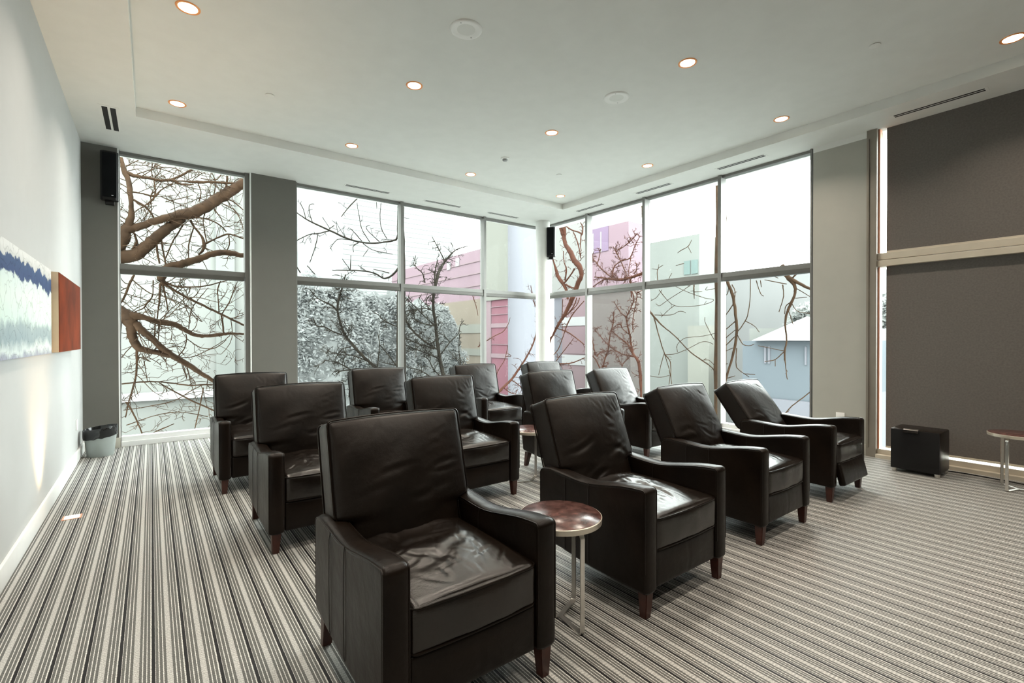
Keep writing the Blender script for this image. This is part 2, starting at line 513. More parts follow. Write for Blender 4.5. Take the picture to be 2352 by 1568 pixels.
for (x, y, lab) in ((2.008, 3.262, 'large white round ceiling speaker disc near the top centre'),
                    (3.801, 3.266, 'white round ceiling speaker disc between two bright downlights')):
    r = tag(empty('ceiling_speaker', (x, y, ZC)), lab, 'ceiling speaker', 'round ceiling speakers')
    b = bmesh.new(); lathe(b, [(.072, -.006), (.085, -.007), (.11, -.012), (.124, -.008), (.128, 0)], 48, cap=False)
    link('rim', b, 'white_plastic', r, 50)
    b = bmesh.new(); lathe(b, [(0, -.0065), (.072, -.006)], 48, cap=False); link('grille', b, 'ceiling', r, 50)
    for k in (0, 1):
        b = bmesh.new(); a = .6 + k * math.pi
        lathe(b, [(0, -.0115), (.005, -.0112), (.005, -.008)], 10, .098 * math.cos(a), .098 * math.sin(a), cap=False)
        link('screw', b, 'detector', r)
for (x, y, lab) in ((.967, 5.325, 'small flat white sprinkler cap on the left part of the ceiling'),
                    (4.857, 1.385, 'small flat white sprinkler cap on the right part of the ceiling'),
                    (4.897, 5.319, 'small flat white sprinkler cap near the far ceiling corner')):
    b = bmesh.new(); lathe(b, [(0, -.009), (.036, -.009), (.041, -.006), (.041, -.003), (.03, -.002), (.03, 0)], 36, cap=False)
    o = link('sprinkler_cap', b, 'ceiling', None, 50); o.location = (x, y, ZC)
    tag(o, lab, 'sprinkler cap', 'ceiling sprinkler caps')
r = tag(empty('smoke_detector', (3.859, 5.272, ZC)), 'small grey domed smoke detector in the middle of the ceiling', 'smoke detector')
b = bmesh.new(); lathe(b, [(.058, 0), (.058, -.012), (.05, -.018)], 36, cap=False); lathe(b, [(0, -.018), (.05, -.018)], 36, cap=False); link('base', b, 'white_plastic', r, 50)
b = bmesh.new(); lathe(b, [(.036, -.018), (.036, -.03), (.026, -.042), (0, -.045)], 36, cap=False); link('sensor_dome', b, 'detector', r, 40)


def vent(cx, cyy, ln, wd, along, lab, group='ceiling air vents'):
    r = tag(empty('ceiling_vent', (cx, cyy, ZS), 0 if along == 'x' else math.pi / 2), lab, 'vent', group)
    h, w = ln / 2, wd / 2; s = wd * .17
    b = bmesh.new()
    box(b, -h, h, -w, -w + s, -.003, 0); box(b, -h, h, w - s, w, -.003, 0)
    box(b, -h, -h + s * 1.2, -w + s, w - s, -.003, 0); box(b, h - s * 1.2, h, -w + s, w - s, -.003, 0)
    box(b, -h + s * 1.2, h - s * 1.2, -s * .35, s * .35, -.003, 0)
    link('frame', b, 'ceiling', r)
    for q in (-1, 1):
        y0, y1 = sorted((q * s * .35, q * (w - s)))
        b = bmesh.new(); box(b, -h + s * 1.2, h - s * 1.2, y0, y1, -.0022, 0); link('slot', b, 'slot', r)


vent(-.335, 6.69, .74, .17, 'y', 'two-slot ceiling vent by the left wall above the black wall speaker')
vent(2.74, 7.40, .74, .11, 'x', 'slim slotted ceiling vent over the second window from the left')
vent(4.09, 7.42, .74, .11, 'x', 'slim slotted ceiling vent over the middle window of the far wall')
vent(5.39, 7.42, .74, .11, 'x', 'slim slotted ceiling vent nearest the round column, on its left')
vent(6.33, 6.06, .68, .11, 'y', 'slim slotted ceiling vent nearest the round column, on its right')
vent(6.32, 4.69, .68, .11, 'y', 'slim slotted ceiling vent second to the right of the column')
vent(6.32, 3.29, .68, .11, 'y', 'slim slotted ceiling vent over the brightest right hand window')
vent(6.32, 1.28, .74, .11, 'y', 'slim slotted ceiling vent over the charcoal blind at far right')


# ------------------------------------------------------------------ armchair
def rbox(half, r, n, fn=None):
    """rounded box surface as a lattice; fn(Vector, face) may displace points"""
    def coords(h, k):
        inner = h - r
        c = [-h, -h + r * .15, -h + r * .45, -inner]
        for i in range(1, k): c.append(-inner + 2 * inner * i / k)
        c += [inner, h - r * .45, h - r * .15, h]
        return c
    xs, ys, zs = coords(half[0], n[0]), coords(half[1], n[1]), coords(half[2], n[2])
    bm = bmesh.new(); cache = {}

    def vert(i, j, k):
        key = (i, j, k)
        if key in cache: return cache[key]
        p = Vector((xs[i], ys[j], zs[k]))
        q = Vector([max(-(h - r), min(h - r, c)) for h, c in zip(half, p)])
        d = p - q
        u = Vector((p.x / half[0], p.y / half[1], p.z / half[2]))
        if d.length > 1e-9: p = q + d.normalized() * r
        nrm = d.normalized() if d.length > 1e-9 else Vector((0, 0, 0))
        if fn: p = fn(p, u, nrm)
        v = bm.verts.new(p); cache[key] = v; return v
    A, B, Cc = len(xs) - 1, len(ys) - 1, len(zs) - 1
    for i in range(A):
        for j in range(B):
            for k in (0, Cc): bm.faces.new((vert(i, j, k), vert(i + 1, j, k), vert(i + 1, j + 1, k), vert(i, j + 1, k)))
    for i in range(A):
        for k in range(Cc):
            for j in (0, B): bm.faces.new((vert(i, j, k), vert(i + 1, j, k), vert(i + 1, j, k + 1), vert(i, j, k + 1)))
    for j in range(B):
        for k in range(Cc):
            for i in (0, A): bm.faces.new((vert(i, j, k), vert(i, j + 1, k), vert(i, j + 1, k + 1), vert(i, j, k + 1)))
    return bm


def creases(seed, n, area, lens, depth, wid, ang=None):
    rnd = random.Random(seed); L = []
    for _ in range(n):
        cx = rnd.uniform(area[0], area[1]); cyy = rnd.uniform(area[2], area[3])
        a = rnd.gauss(*ang) if ang else rnd.uniform(0, math.pi)
        L.append((cx, cyy, math.cos(a), math.sin(a), rnd.uniform(*lens), rnd.uniform(*depth), rnd.uniform(*wid), rnd.uniform(-3, 3)))

    def f(x, y):
        s = 0
        for cx, cyy, ca, sa, ln, dp, wd, bend in L:
            dx, dy = x - cx, y - cyy
            t = dx * ca + dy * sa; n_ = -dx * sa + dy * ca - bend * t * t
            if abs(t) > ln or abs(n_) > wd * 4: continue
            e = 1 - (t / ln) ** 2
            q = n_ / wd
            s += dp * e * e * (-math.exp(-q * q) + .55 * math.exp(-(q - 1.7) ** 2) + .35 * math.exp(-(q + 1.7) ** 2))
        return s
    return f


# seat cushion: variants of the wrinkles
SEAT_H = Vector((.268, .385, .088))


def seat_mesh(seed, dent=0.0):
    cr = creases(seed, 46, (-.20, .20, -.32, .22), (.035, .12), (.0012, .0040), (.005, .011), (1.35, .6))
    cr2 = creases(seed + 50, 7, (-.14, .14, -.2, .15), (.08, .2), (.003, .007), (.016, .03))
    rnd = random.Random(seed); ph = rnd.uniform(0, 9)

    def fn(p, u, n):
        crown = max(0, (1 - u.x ** 2)) ** .7 * max(0, (1 - u.y ** 2)) ** .7
        if u.z > .0 and abs(u.z) > .6:
            k = crown
            p.z += .036 * k * (u.z - .6) / .4
            if u.z > .95:
                p.z += (cr(p.x, p.y) + cr2(p.x, p.y)) * min(1, 2.5 * k)
                p.z += .006 * noise.noise(Vector((p.x * 7, p.y * 7, ph))) * k
                if dent:
                    q = ((p.x + .03) / .12) ** 2 + ((p.y - .06) / .10) ** 2
                    p.z += dent * (-math.exp(-q) + .55 * math.exp(-(math.sqrt(q) - 1.5) ** 2 * 4))
        if u.y < -.6:   # front bulge
            p.y -= .018 * (1 - u.x ** 2) * (1 - (u.z * .8) ** 2) + .004 * noise.noise(Vector((p.x * 9, p.z * 9, ph)))
        return p
    bm = rbox(SEAT_H, .028, (54, 72, 6), fn)
    return bm


def seat_piping(z):
    b = bmesh.new(); pts = []
    hx, hy = SEAT_H.x - .004, SEAT_H.y - .004
    for i in range(25):
        u = -1 + 2 * i / 24
        x = u * hx
        y = -hy - .018 * (1 - u * u) * (1 - (.8 * z / SEAT_H.z) ** 2) - .002
        if abs(u) > .93: y += (abs(u) - .93) / .07 * .014
        pts.append((x, y, z))
    left = [(-hx - .001, -hy + .03 + i * .1, z) for i in range(4)][::-1]
    right = [(hx + .001, -hy + .03 + i * .1, z) for i in range(4)]
    tube(b, left + pts + right, .0042, 6)
    return b


BACK_H = Vector((.325, .078, .315))        # pivot at the bottom: mesh is shifted up by BACK_H.z
ARM_CUT = .19                                # below this height (from pivot) the back is narrower


def back_shape(p, u, n, puff=True, cr=None, ph=0):
    zz = p.z + BACK_H.z
    t = min(1, max(0, (zz - ARM_CUT) / .035)); t = t * t * (3 - 2 * t)
    p.x *= (.262 / .325) + (1 - .262 / .325) * t
    # slight taper to the top corners, gentle arch of the top edge
    if u.z > .5: p.z += .012 * (1 - u.x ** 2) * (u.z - .5) / .5
    if puff and u.y < -.3:
        k = max(0, 1 - abs(u.x) ** 2.2) ** .75 * max(0, 1 - abs(u.z) ** 2.6) ** .75
        p.y -= .052 * k
        if cr and u.y < -.95:
            p.y -= cr(p.x, p.z) * min(1, 2 * k)
            p.y -= .006 * noise.noise(Vector((p.x * 6, p.z * 6, ph))) * k
    if u.y > .3: p.y += .012 * (1 - u.x ** 2) * (1 - u.z ** 2)
    return p


def back_mesh(seed, folds=(.2, .05), amt=.6):
    c1 = creases(seed, 9, (-.22, .22, -.24, .08), (.06, .16), (.002, .006), (.009, .02), folds)
    c2 = creases(seed + 9, 10, (.10, .29, -.22, .28), (.03, .09), (.001, .004), (.006, .012), (.0, .4))
    c3 = creases(seed + 20, 8, (-.2, .25, .20, .30), (.03, .07), (.001, .003), (.006, .012), (1.9, .3))
    cr = lambda x, z: amt * (c1(x, z) + c2(x, z) + c3(x, z))
    bm = rbox(BACK_H, .022, (58, 4, 56), lambda p, u, n: back_shape(p, u, n, True, cr, seed))
    for v in bm.verts: v.co.z += BACK_H.z
    return bm


def back_piping(ysign):
    b = bmesh.new(); pts = []
    hx, hz = BACK_H.x, BACK_H.z
    y = ysign * (BACK_H.y - .006)
    ring = []
    rr = .02
    def add(x, z):
        p = back_shape(Vector((x, y, z)), Vector((x / hx, ysign * .2, z / hz)), None, False)
        pts.append((p.x, p.y, p.z + hz))
    for i in range(22): add(-hx - .0005, -hz + rr + (2 * hz - 2 * rr) * i / 21)
    for i in range(1, 5): a = math.pi - i * math.pi / 2 / 5; add(-hx + rr + rr * math.cos(a), hz - rr + rr * math.sin(a))
    for i in range(20): add(-hx + rr + (2 * hx - 2 * rr) * i / 19, hz + .0005)
    for i in range(1, 5): a = math.pi / 2 - i * math.pi / 2 / 5; add(hx - rr + rr * math.cos(a), hz - rr + rr * math.sin(a))
    for i in range(22): add(hx + .0005, hz - rr - (2 * hz - 2 * rr) * i / 21)
    tube(b, pts, .0042, 6)
    return b


def fillet_loop(P):
    """closed outline with rounded corners; P = (y, z, radius), straight runs subdivided; returns points and corner index ranges"""
    out = []; n = len(P); ends = []
    for i in range(n):
        a, b, c = Vector(P[i - 1][:2]), Vector(P[i][:2]), Vector(P[(i + 1) % n][:2])
        u = (a - b).normalized(); v = (c - b).normalized(); r = P[i][2]
        turn = math.pi - u.angle(v); t = r * math.tan(turn / 2)
        p0, p1 = b + u * t, b + v * t
        ctr = b + (u + v).normalized() * (r / math.cos(turn / 2))
        k = max(3, int(turn / .16) + 1); arc = []
        for q in range(k + 1):
            f = q / k; d = (p0 - ctr).lerp(p1 - ctr, f)
            arc.append(ctr + d.normalized() * r)
        ends.append(arc)
    for i in range(n):
        out += ends[i]; a = ends[i][-1]; b = ends[(i + 1) % n][0]; m = int((b - a).length / .04)
        for q in range(1, m): out.append(a.lerp(b, q / m))
    return [(p.x, p.y) for p in out]


ARM_PROFILE = fillet_loop([(-.390, .125, .018), (-.390, .629, .024), (-.27, .622, .9), (.01, .569, .6), (.30, .588, .2), (.381, .574, .038), (.381, .170, .025), (0, .130, .8)])


def arm_mesh(side):
    """side panel: outline extruded across x with soft rounded edges"""
    x0, x1 = (.268, .362) if side > 0 else (-.362, -.268)
    prof = ARM_PROFILE
    n = len(prof)
    ctr = Vector((0, .36))
    lay = [(x0, .015), (x0 + .0018, .0085), (x0 + .0055, .0035), (x0 + .012, .0), ((x0 + x1) / 2 - .02, -.0045), ((x0 + x1) / 2 + .02, -.0045), (x1 - .012, 0), (x1 - .0055, .0035), (x1 - .0018, .0085), (x1, .015)]
    bm = bmesh.new(); rings = []
    for x, ins in lay:
        ring = []
        for i in range(n):
            a, c = Vector(prof[i - 1]), Vector(prof[(i + 1) % n]); t = (c - a).normalized()
            nn = Vector((t.y, -t.x))            # inward
            p = Vector(prof[i])
            if (p + nn * .01 - Vector((0, .36))).length > (p - Vector((0, .36))).length: nn = -nn
            p = p + nn * ins
            ring.append(bm.verts.new((x, p.x, p.y)))
        rings.append(ring)
    for a, b in zip(rings, rings[1:]):
        for i in range(n):
            j = (i + 1) % n
            bm.faces.new((a[i], a[j], b[j], b[i]))
    bm.faces.new(rings[0]); bm.faces.new(rings[-1])
    return bm


def arm_piping(side, outer):
    x = (.362 if outer else .268) * side
    x += (-.003 if outer else .003) * side
    prof = [p for p in ARM_PROFILE if p[1] > .22]
    b = bmesh.new()
    pts = []
    for i in range(len(prof)):
        a, c = Vector(prof[max(i - 1, 0)]), Vector(prof[min(i + 1, len(prof) - 1)]); t = (c - a).normalized()
        nn = Vector((-t.y, t.x))
        p = Vector(prof[i])
        if (p + nn * .01 - Vector((0, .36))).length > (p - Vector((0, .36))).length: nn = -nn
        p = p + nn * .0045
        pts.append((x, p.x, p.y))
    tube(b, pts, .0030, 6)
    return b


def arm_seams(side):
    b = bmesh.new()
    for yy, z0, z1 in ((-.02, .14, .583), (.16, .152, .577)):
        xs = side * (.3655)
        z0b, z1b = z0 + .006, z1 - .004
        pts = [(side * .3605, yy - .03, z1b)] if 0 else []
        pts += [(xs, yy, z1b - .03), (xs + side * .0008, yy, (z0b + z1b) / 2), (xs, yy, z0b + .02)]
        pts = [(side * .362, yy - .004, z1b)] + pts + [(side * .361, yy, z0b)]
        tube(b, pts, .0016, 5)
    # one seam across the inner face and over the top
    xi = side * .2645
    tube(b, [(side * .268, .03, .566), (xi, .035, .54), (xi, .035, .46)], .0016, 5)
    return b


def leg_mesh(front, side):
    bm = bmesh.new()
    h = .14
    tx = .315 * side; ty = -.355 if front else .335
    top = .028; bot = .019
    bx = tx + .004 * side; by = ty + (.0 if front else .035)
    a = [bm.verts.new((tx + i * top, ty + j * top, h + (.012 if not front else 0))) for i, j in ((-1, -1), (1, -1), (1, 1), (-1, 1))]
    c = [bm.verts.new((bx + i * bot, by + j * bot, 0)) for i, j in ((-1, -1), (1, -1), (1, 1), (-1, 1))]
    for k in range(4):
        j = (k + 1) % 4
        bm.faces.new((a[k], a[j], c[j], c[k]))
    bm.faces.new(a); bm.faces.new(c[::-1])
    bmesh.ops.bevel(bm, geom=bm.edges[:], offset=.003, segments=2, affect='EDGES')
    return bm


def footrest_mesh():
    def fn(p, u, n):
        if u.y < -.3:
            p.y -= .014 * (1 - u.x ** 2) * (1 - u.z ** 2)
            p.y += .003 * math.exp(-(p.x / .006) ** 2)
        return p
    bm = rbox(Vector((.266, .025, .092)), .014, (41, 2, 14), fn)
    for v in bm.verts: v.co.z -= .092
    return bm


def make_chair():
    t = empty('leather_armchair')
    for s in (-1, 1):
        a = link('armrest', arm_mesh(s), 'leather', t, 50)
        link('piping', arm_piping(s, True), 'leather', a, 60)
        link('piping', arm_piping(s, False), 'leather', a, 60)
        link('seam', arm_seams(s), 'seam', a)
    for f in (True, False):
        for s in (-1, 1): link('leg', leg_mesh(f, s), 'wood_leg', t, 30)
    b = bmesh.new(); box(b, -.267, .267, -.32, .30, .14, .30, .01); box(b, -.267, .267, .30, .345, .16, .50, .01)
    link('base_frame', b, 'leather', t, 40)
    fr = link('footrest', footrest_mesh(), 'leather', t, 50); fr.location = (0, -.352, .312)
    st = link('seat_cushion', seat_mesh(3), 'leather', t, 60); st.location = (0, .0, .392)
    link('piping', seat_piping(.074), 'leather', st, 60)
    link('piping', seat_piping(-.074), 'leather', st, 60)
    bk = link('backrest', back_mesh(11), 'leather', t, 60); bk.location = (0, .235, .36)
    link('piping', back_piping(-1), 'leather', bk, 60)
    link('piping', back_piping(1), 'leather', bk, 60)
    return t


seats = [None] + [None] * 3
def mesh_of(bm, mat):
    me = bpy.data.meshes.new('cushion'); bmesh.ops.recalc_face_normals(bm, faces=bm.faces[:]); bm.to_mesh(me); bm.free()
    me.materials.append(M[mat]); me.polygons.foreach_set('use_smooth', [True] * len(me.polygons))
    me.set_sharp_from_angle(angle=math.radians(60)); return me


SEATS = [mesh_of(seat_mesh(21, .016), 'leather_seat'), mesh_of(seat_mesh(7), 'leather_seat'), mesh_of(seat_mesh(15), 'leather_seat')]
BACKS = [mesh_of(back_mesh(31, (.12, .08), .5), 'leather_back'), mesh_of(back_mesh(42, (.15, .3), .95), 'leather_back'), mesh_of(back_mesh(57, (2.9, .25), .6), 'leather_back')]

# x, front y, rz, recline deg, foot deg, seat var, back var, label
CH = [
    (.93, 1.42, 0.0, 15, 0, 0, 0, 'largest brown-black leather armchair in the foreground, its dented seat cushion catching the light'),
    (2.22, 1.42, 0.0, 20, 0, 1, 1, 'dark leather armchair right of the foreground side table, with creases on its reclined back'),
    (3.49, 1.48, 0.0, 26, 2, 2, 2, 'dark leather armchair in the front row, second from the right end'),
    (4.775, 1.53, 0.0, 36, 14, 1, 2, 'rightmost leather armchair, its back tipped far back and footrest slightly open'),
    (.935, 3.26, 0.0, 14, 0, 2, 0, 'dark leather armchair directly behind the left side of the foreground armchair'),
    (2.18, 3.26, 0.0, 14, 0, 0, 1, 'dark leather armchair in the middle row with a glossy crumpled seat cushion'),
    (3.49, 3.20, 0.0, 16, 0, 1, 2, 'dark leather armchair in the middle row half hidden behind the creased reclined back'),
    (4.70, 3.30, 0.0, 26, 0, 2, 1, 'dark leather armchair of the middle row whose back stands before the right hand windows'),
    (.82, 4.79, 0.0, 14, 0, 0, 1, 'leftmost leather armchair of the back row, in front of the grey pier'),
    (2.16, 4.79, 0.0, 14, 0, 1, 0, 'back row leather armchair before the second window, its pale left arm showing'),
    (3.52, 4.79, 0.0, 14, 0, 2, 2, 'back row leather armchair with a light grey-green seat, left of the round column'),
    (4.75, 4.79, 0.0, 16, 0, 0, 0, 'smallest visible leather armchair, only its back top showing below the round column'),
]
chair0 = make_chair()
chairs = []
for i, (x, yf, rz, rec, ft, sv, bv, lab) in enumerate(CH):
    c = chair0 if i == 0 else copy_tree(chair0)
    c.location = (x, yf + .39, 0); c.rotation_euler = (0, 0, rz)
    tag(c, lab, 'armchair', 'leather armchairs in three rows')
    for ch in c.children:
        if ch.name.startswith('backrest'):
            ch.data = BACKS[bv]; ch.rotation_euler = (-math.radians(rec), 0, 0)
        elif ch.name.startswith('seat_cushion'):
            ch.data = SEATS[sv]
            if ft > 5: ch.location.y -= .02
        elif ch.name.startswith('footrest'):
            ch.rotation_euler = (-math.radians(ft), 0, 0)
            if ft > 5: ch.location.y -= .03
    chairs.append(c)


# ------------------------------------------------------------------ side tables
def table_top_mat():
    m, nt, b = new_mat('mottled_red_brown_top')
    tc = nt.nodes.new('ShaderNodeTexCoord'); n = nt.nodes.new('ShaderNodeTexNoise'); n.inputs['Scale'].default_value = 22; n.inputs['Detail'].default_value = 6
    nt.links.new(tc.outputs['Object'], n.inputs['Vector'])
    r = nt.nodes.new('ShaderNodeValToRGB'); r.color_ramp.elements[0].color = (.04, .018, .016, 1); r.color_ramp.elements[1].color = (.15, .075, .065, 1)
    r.color_ramp.elements[0].position = .35; r.color_ramp.elements[1].position = .7
    nt.links.new(n.outputs['Fac'], r.inputs['Fac']); nt.links.new(r.outputs['Color'], b.inputs['Base Color'])
    b.inputs['Roughness'].default_value = .22
    bp = nt.nodes.new('ShaderNodeBump'); bp.inputs['Strength'].default_value = .25; bp.inputs['Distance'].default_value = .003
    nt.links.new(n.outputs['Fac'], bp.inputs['Height']); nt.links.new(bp.outputs['Normal'], b.inputs['Normal'])
    return m


M['table_top'] = table_top_mat()
M['table_edge'] = pbr('champagne_edge', (.62, .58, .49), .35, .6)


def make_table():
    t = empty('side_table')
    b = bmesh.new(); lathe(b, [(.192, .470), (.200, .472), (.201, .496), (.198, .498)], 64, cap=True)
    link('edge_band', b, 'table_edge', t, 40)
    b = bmesh.new(); lathe(b, [(.0, .4995), (.195, .4995), (.1975, .497)], 64, cap=False); link('table_top', b, 'table_top', t, 50)
    # three bent flat bars, each out from the centre, down and back along the floor
    for a in (math.radians(-97), math.radians(23), math.radians(143)):
        d = Vector((math.cos(a), math.sin(a), 0)); L = .172; r1 = .03; r2 = .014
        pts = [Vector((0, 0, .466)), d * (L - r1) + Vector((0, 0, .466))]
        for k in range(1, 6): th = k * math.pi / 10; pts.append(d * (L - r1 + r1 * math.sin(th)) + Vector((0, 0, .466 - r1 + r1 * math.cos(th))))
        for k in range(0, 6): th = k * math.pi / 10; pts.append(d * (L - r2 + r2 * math.cos(th)) + Vector((0, 0, .005 + r2 - r2 * math.sin(th))))
        pts.append(Vector((0, 0, .005)))
        b = bmesh.new(); ribbon(b, pts, Vector((-d.y, d.x, 0)), .022, .007)
        link('leg', b, 'steel', t, 30)
    return t


tab0 = make_table()
tab0.location = (1.575, 1.705, 0)
tag(tab0, 'round mottled red-brown side table on bent steel legs beside the foreground armchair', 'side table', 'round steel-legged side tables')
for x, y, rz, lab in ((2.85, 3.49, .2, 'round side table half hidden between the two middle row armchairs, behind the creased back'),
                      (4.09, 3.80, .9, 'side table of which little but a thin steel leg shows between the right-hand armchairs'),
                      (6.13, .68, .35, 'round side table cut by the right edge of the picture, near the charcoal blind')):
    c = copy_tree(tab0); c.location = (x, y, 0); c.rotation_euler = (0, 0, rz)
    tag(c, lab, 'side table', 'round steel-legged side tables')

# ------------------------------------------------------------------ black box by the blind
t = tag(empty('storage_box', (6.17, 1.37, 0)), 'black leather-covered box on small silver feet in front of the charcoal blind', 'box')
b = bmesh.new(); box(b, -.155, .19, -.19, .20, .03, .435, .018); link('body', b, 'leather', t, 40)
b = bmesh.new(); box(b, -.166, -.150, -.185, .195, .035, .43, .006); link('front_panel', b, 'black', t, 40)
b = bmesh.new()
ribbon(b, [(-.145, .03, .4405), (-.175, .03, .4405), (-.185, .03, .434), (-.186, .03, .408)], (0, 1, 0), .115, .005)
link('handle', b, 'chrome', t, 40)
for x in (-.13, .165):
    for y in (-.16, .17):
        b = bmesh.new(); lathe(b, [(.02, 0), (.022, .004), (.022, .032)], 20, x, y); link('foot', b, 'steel', t, 40)

# cord along the skirting
b = bmesh.new()
tube(b, smooth_path([(6.36, 1.28, .008), (6.42, 1.12, .006), (6.41, .95, .006), (6.39, .8, .006), (6.36, .6, .006), (6.33, .3, .006), (6.36, -.2, .006)], 6), .005, 6)
tag(link('power_cord', b, 'black', None, 60), 'thin dark cord on the carpet along the blind, right of the black box', 'cord')

# ------------------------------------------------------------------ waste bin
t = tag(empty('waste_bin', (-.475, 7.28, 0)), 'grey plastic waste bin lined with a black bag in the left corner', 'waste bin')
b = bmesh.new()
lathe(b, [(.118, 0), (.124, .006), (.150, .25), (.146, .25), (.121, .01), (0, .01)], 48, cap=False); lathe(b, [(0, 0.0), (.118, 0)], 48, cap=False)
for v in b.verts: v.co.x *= .98; v.co.y *= .9
link('bucket', b, 'bin', t, 50)
b = bmesh.new()
rnd = random.Random(5)
prof = [(.154, .215), (.158, .23), (.158, .26), (.160, .30), (.162, .325), (.155, .328), (.148, .30), (.13, .22), (.11, .12), (0, .09)]
lathe(b, prof, 72, cap=False)
for v in b.verts:
    a = math.atan2(v.co.y, v.co.x)
    k = 1 + .022 * noise.noise(Vector((math.cos(a) * 5, math.sin(a) * 5, v.co.z * 22))) + .008 * math.sin(a * 17 + v.co.z * 60)
    v.co.x *= k * .98; v.co.y *= k * .9
    if v.co.z < .24 and (v.co.x ** 2 + v.co.y ** 2) > .019: v.co.z += .012 * noise.noise(Vector((math.cos(a) * 4, math.sin(a) * 4, 3)))
    v.co.z += .02 * (v.co.x / .16)
link('bin_bag', b, 'bag', t, 70)


# ------------------------------------------------------------------ wall speakers
def wall_speaker(loc, rz, lab):
    t = tag(empty('wall_speaker', loc, rz), lab, 'speaker', 'slim black wall speakers')
    b = bmesh.new()
    # hexagonal-ish plan: bevelled front corners, 0.60 high
    plan = [(-.075, .0), (-.085, -.035), (-.085, -.07), (-.06, -.095), (.06, -.095), (.085, -.07), (.085, -.035), (.075, 0)]
    H0, H1 = 0, .585
    a = [b.verts.new((x, y, H0)) for x, y in plan]; c = [b.verts.new((x, y, H1)) for x, y in plan]
    n = len(plan)
    for i in range(n): b.faces.new((a[i], a[(i + 1) % n], c[(i + 1) % n], c[i]))
    b.faces.new(a[::-1]); b.faces.new(c)
    link('cabinet', b, 'black', t, 30)
    b = bmesh.new(); box(b, -.066, .066, -.1015, -.094, .03, .565, .003); link('grille', b, 'black_cloth', t, 30)
    b = bmesh.new(); box(b, .02, .038, -.1032, -.1014, .05, .058); link('badge', b, 'white_plastic', t)
    b = bmesh.new(); box(b, -.045, .045, -.055, .012, -.05, 0, .012); link('bracket', b, 'black', t, 30)
    return t


wall_speaker((-.395, YA - .012, 3.03), 0.0, 'tall black wall speaker high on the dark grey wall left of the windows')
wall_speaker((6.42, 7.19, 2.97), -.95, 'black wall speaker mounted high on the round corner column')


# ------------------------------------------------------------------ pictures on the left wall
def painting_mat():
    m, nt, b = new_mat('abstract_blue_paint')
    N = nt.nodes.new; Lk = nt.links.new
    tc = N('ShaderNodeTexCoord'); sep = N('ShaderNodeSeparateXYZ'); Lk(tc.outputs['Object'], sep.inputs[0])
    n = N('ShaderNodeTexNoise'); n.inputs['Scale'].default_value = 5; n.inputs['Detail'].default_value = 9; n.inputs['Roughness'].default_value = .65
    Lk(tc.outputs['Object'], n.inputs['Vector'])
    a = N('ShaderNodeMath'); a.operation = 'MULTIPLY_ADD'; Lk(n.outputs['Fac'], a.inputs[0]); a.inputs[1].default_value = .22
    Lk(sep.outputs['Z'], a.inputs[2])
    mr = N('ShaderNodeMapRange'); mr.inputs['From Min'].default_value = .05; mr.inputs['From Max'].default_value = .75
    Lk(a.outputs[0], mr.inputs['Value'])
    r = N('ShaderNodeValToRGB'); cr = r.color_ramp
    cols = [(0, (.38, .37, .48)), (.10, (.34, .37, .44)), (.16, (.62, .70, .68)), (.25, (.30, .38, .41)), (.36, (.34, .42, .44)), (.42, (.60, .73, .68)),
            (.62, (.66, .76, .71)), (.76, (.62, .72, .70)), (.775, (.05, .08, .18)), (.92, (.06, .10, .20)), (.93, (.55, .57, .56)), (1, (.66, .67, .66))]
    cr.elements[0].position = 0; cr.elements[0].color = (*cols[0][1], 1); cr.elements[1].position = 1; cr.elements[1].color = (*cols[-1][1], 1)
    for p, c in cols[1:-1]:
        e = cr.elements.new(p); e.color = (*c, 1)
    Lk(mr.outputs[0], r.inputs['Fac'])
    n2 = N('ShaderNodeTexVoronoi'); n2.feature = 'DISTANCE_TO_EDGE'; n2.inputs['Scale'].default_value = 7
    w = N('ShaderNodeTexNoise'); w.inputs['Scale'].default_value = 4; w.inputs['Detail'].default_value = 4
    Lk(tc.outputs['Object'], w.inputs['Vector'])
    vm = N('ShaderNodeVectorMath'); vm.operation = 'MULTIPLY_ADD'; Lk(w.outputs['Color'], vm.inputs[0]); vm.inputs[1].default_value = (.3, .3, .3); Lk(tc.outputs['Object'], vm.inputs[2])
    Lk(vm.outputs[0], n2.inputs['Vector'])
    lm = N('ShaderNodeMapRange'); lm.inputs['From Max'].default_value = .035; lm.inputs['To Min'].default_value = .7; lm.inputs['To Max'].default_value = 1
    Lk(n2.outputs['Distance'], lm.inputs['Value'])
    sc = N('ShaderNodeVectorMath'); sc.operation = 'SCALE'; Lk(r.outputs['Color'], sc.inputs[0]); Lk(lm.outputs[0], sc.inputs['Scale'])
    Lk(sc.outputs[0], b.inputs['Base Color']); b.inputs['Roughness'].default_value = .7; b.inputs['Specular IOR Level'].default_value = .15
    return m


M['painting_blue'] = painting_mat()
M['painting_red'] = pbr('rust_red_paint', (.135, .024, .006), .7, spec=.1, noise_scale=3, noise_amt=.45)
t = tag(empty('abstract_painting', (XL, 4.2, 1.235)), 'unframed abstract painting in pale mint with a navy band on the left wall', 'painting')
b = bmesh.new(); box(b, .002, .028, -1.05, 1.035, 0, .66); link('canvas_edge', b, 'painting_blue', t)
t = tag(empty('red_painting', (XL, 5.99, 1.24)), 'rust red canvas with a raw beige edge, right of the mint and navy painting', 'painting')
b = bmesh.new(); box(b, .002, .068, -.74, .70, 0, .645); link('stretcher', b, 'edge_beige', t)
b = bmesh.new(); box(b, .068, .072, -.738, .698, .002, .643); link('canvas', b, 'painting_red', t)

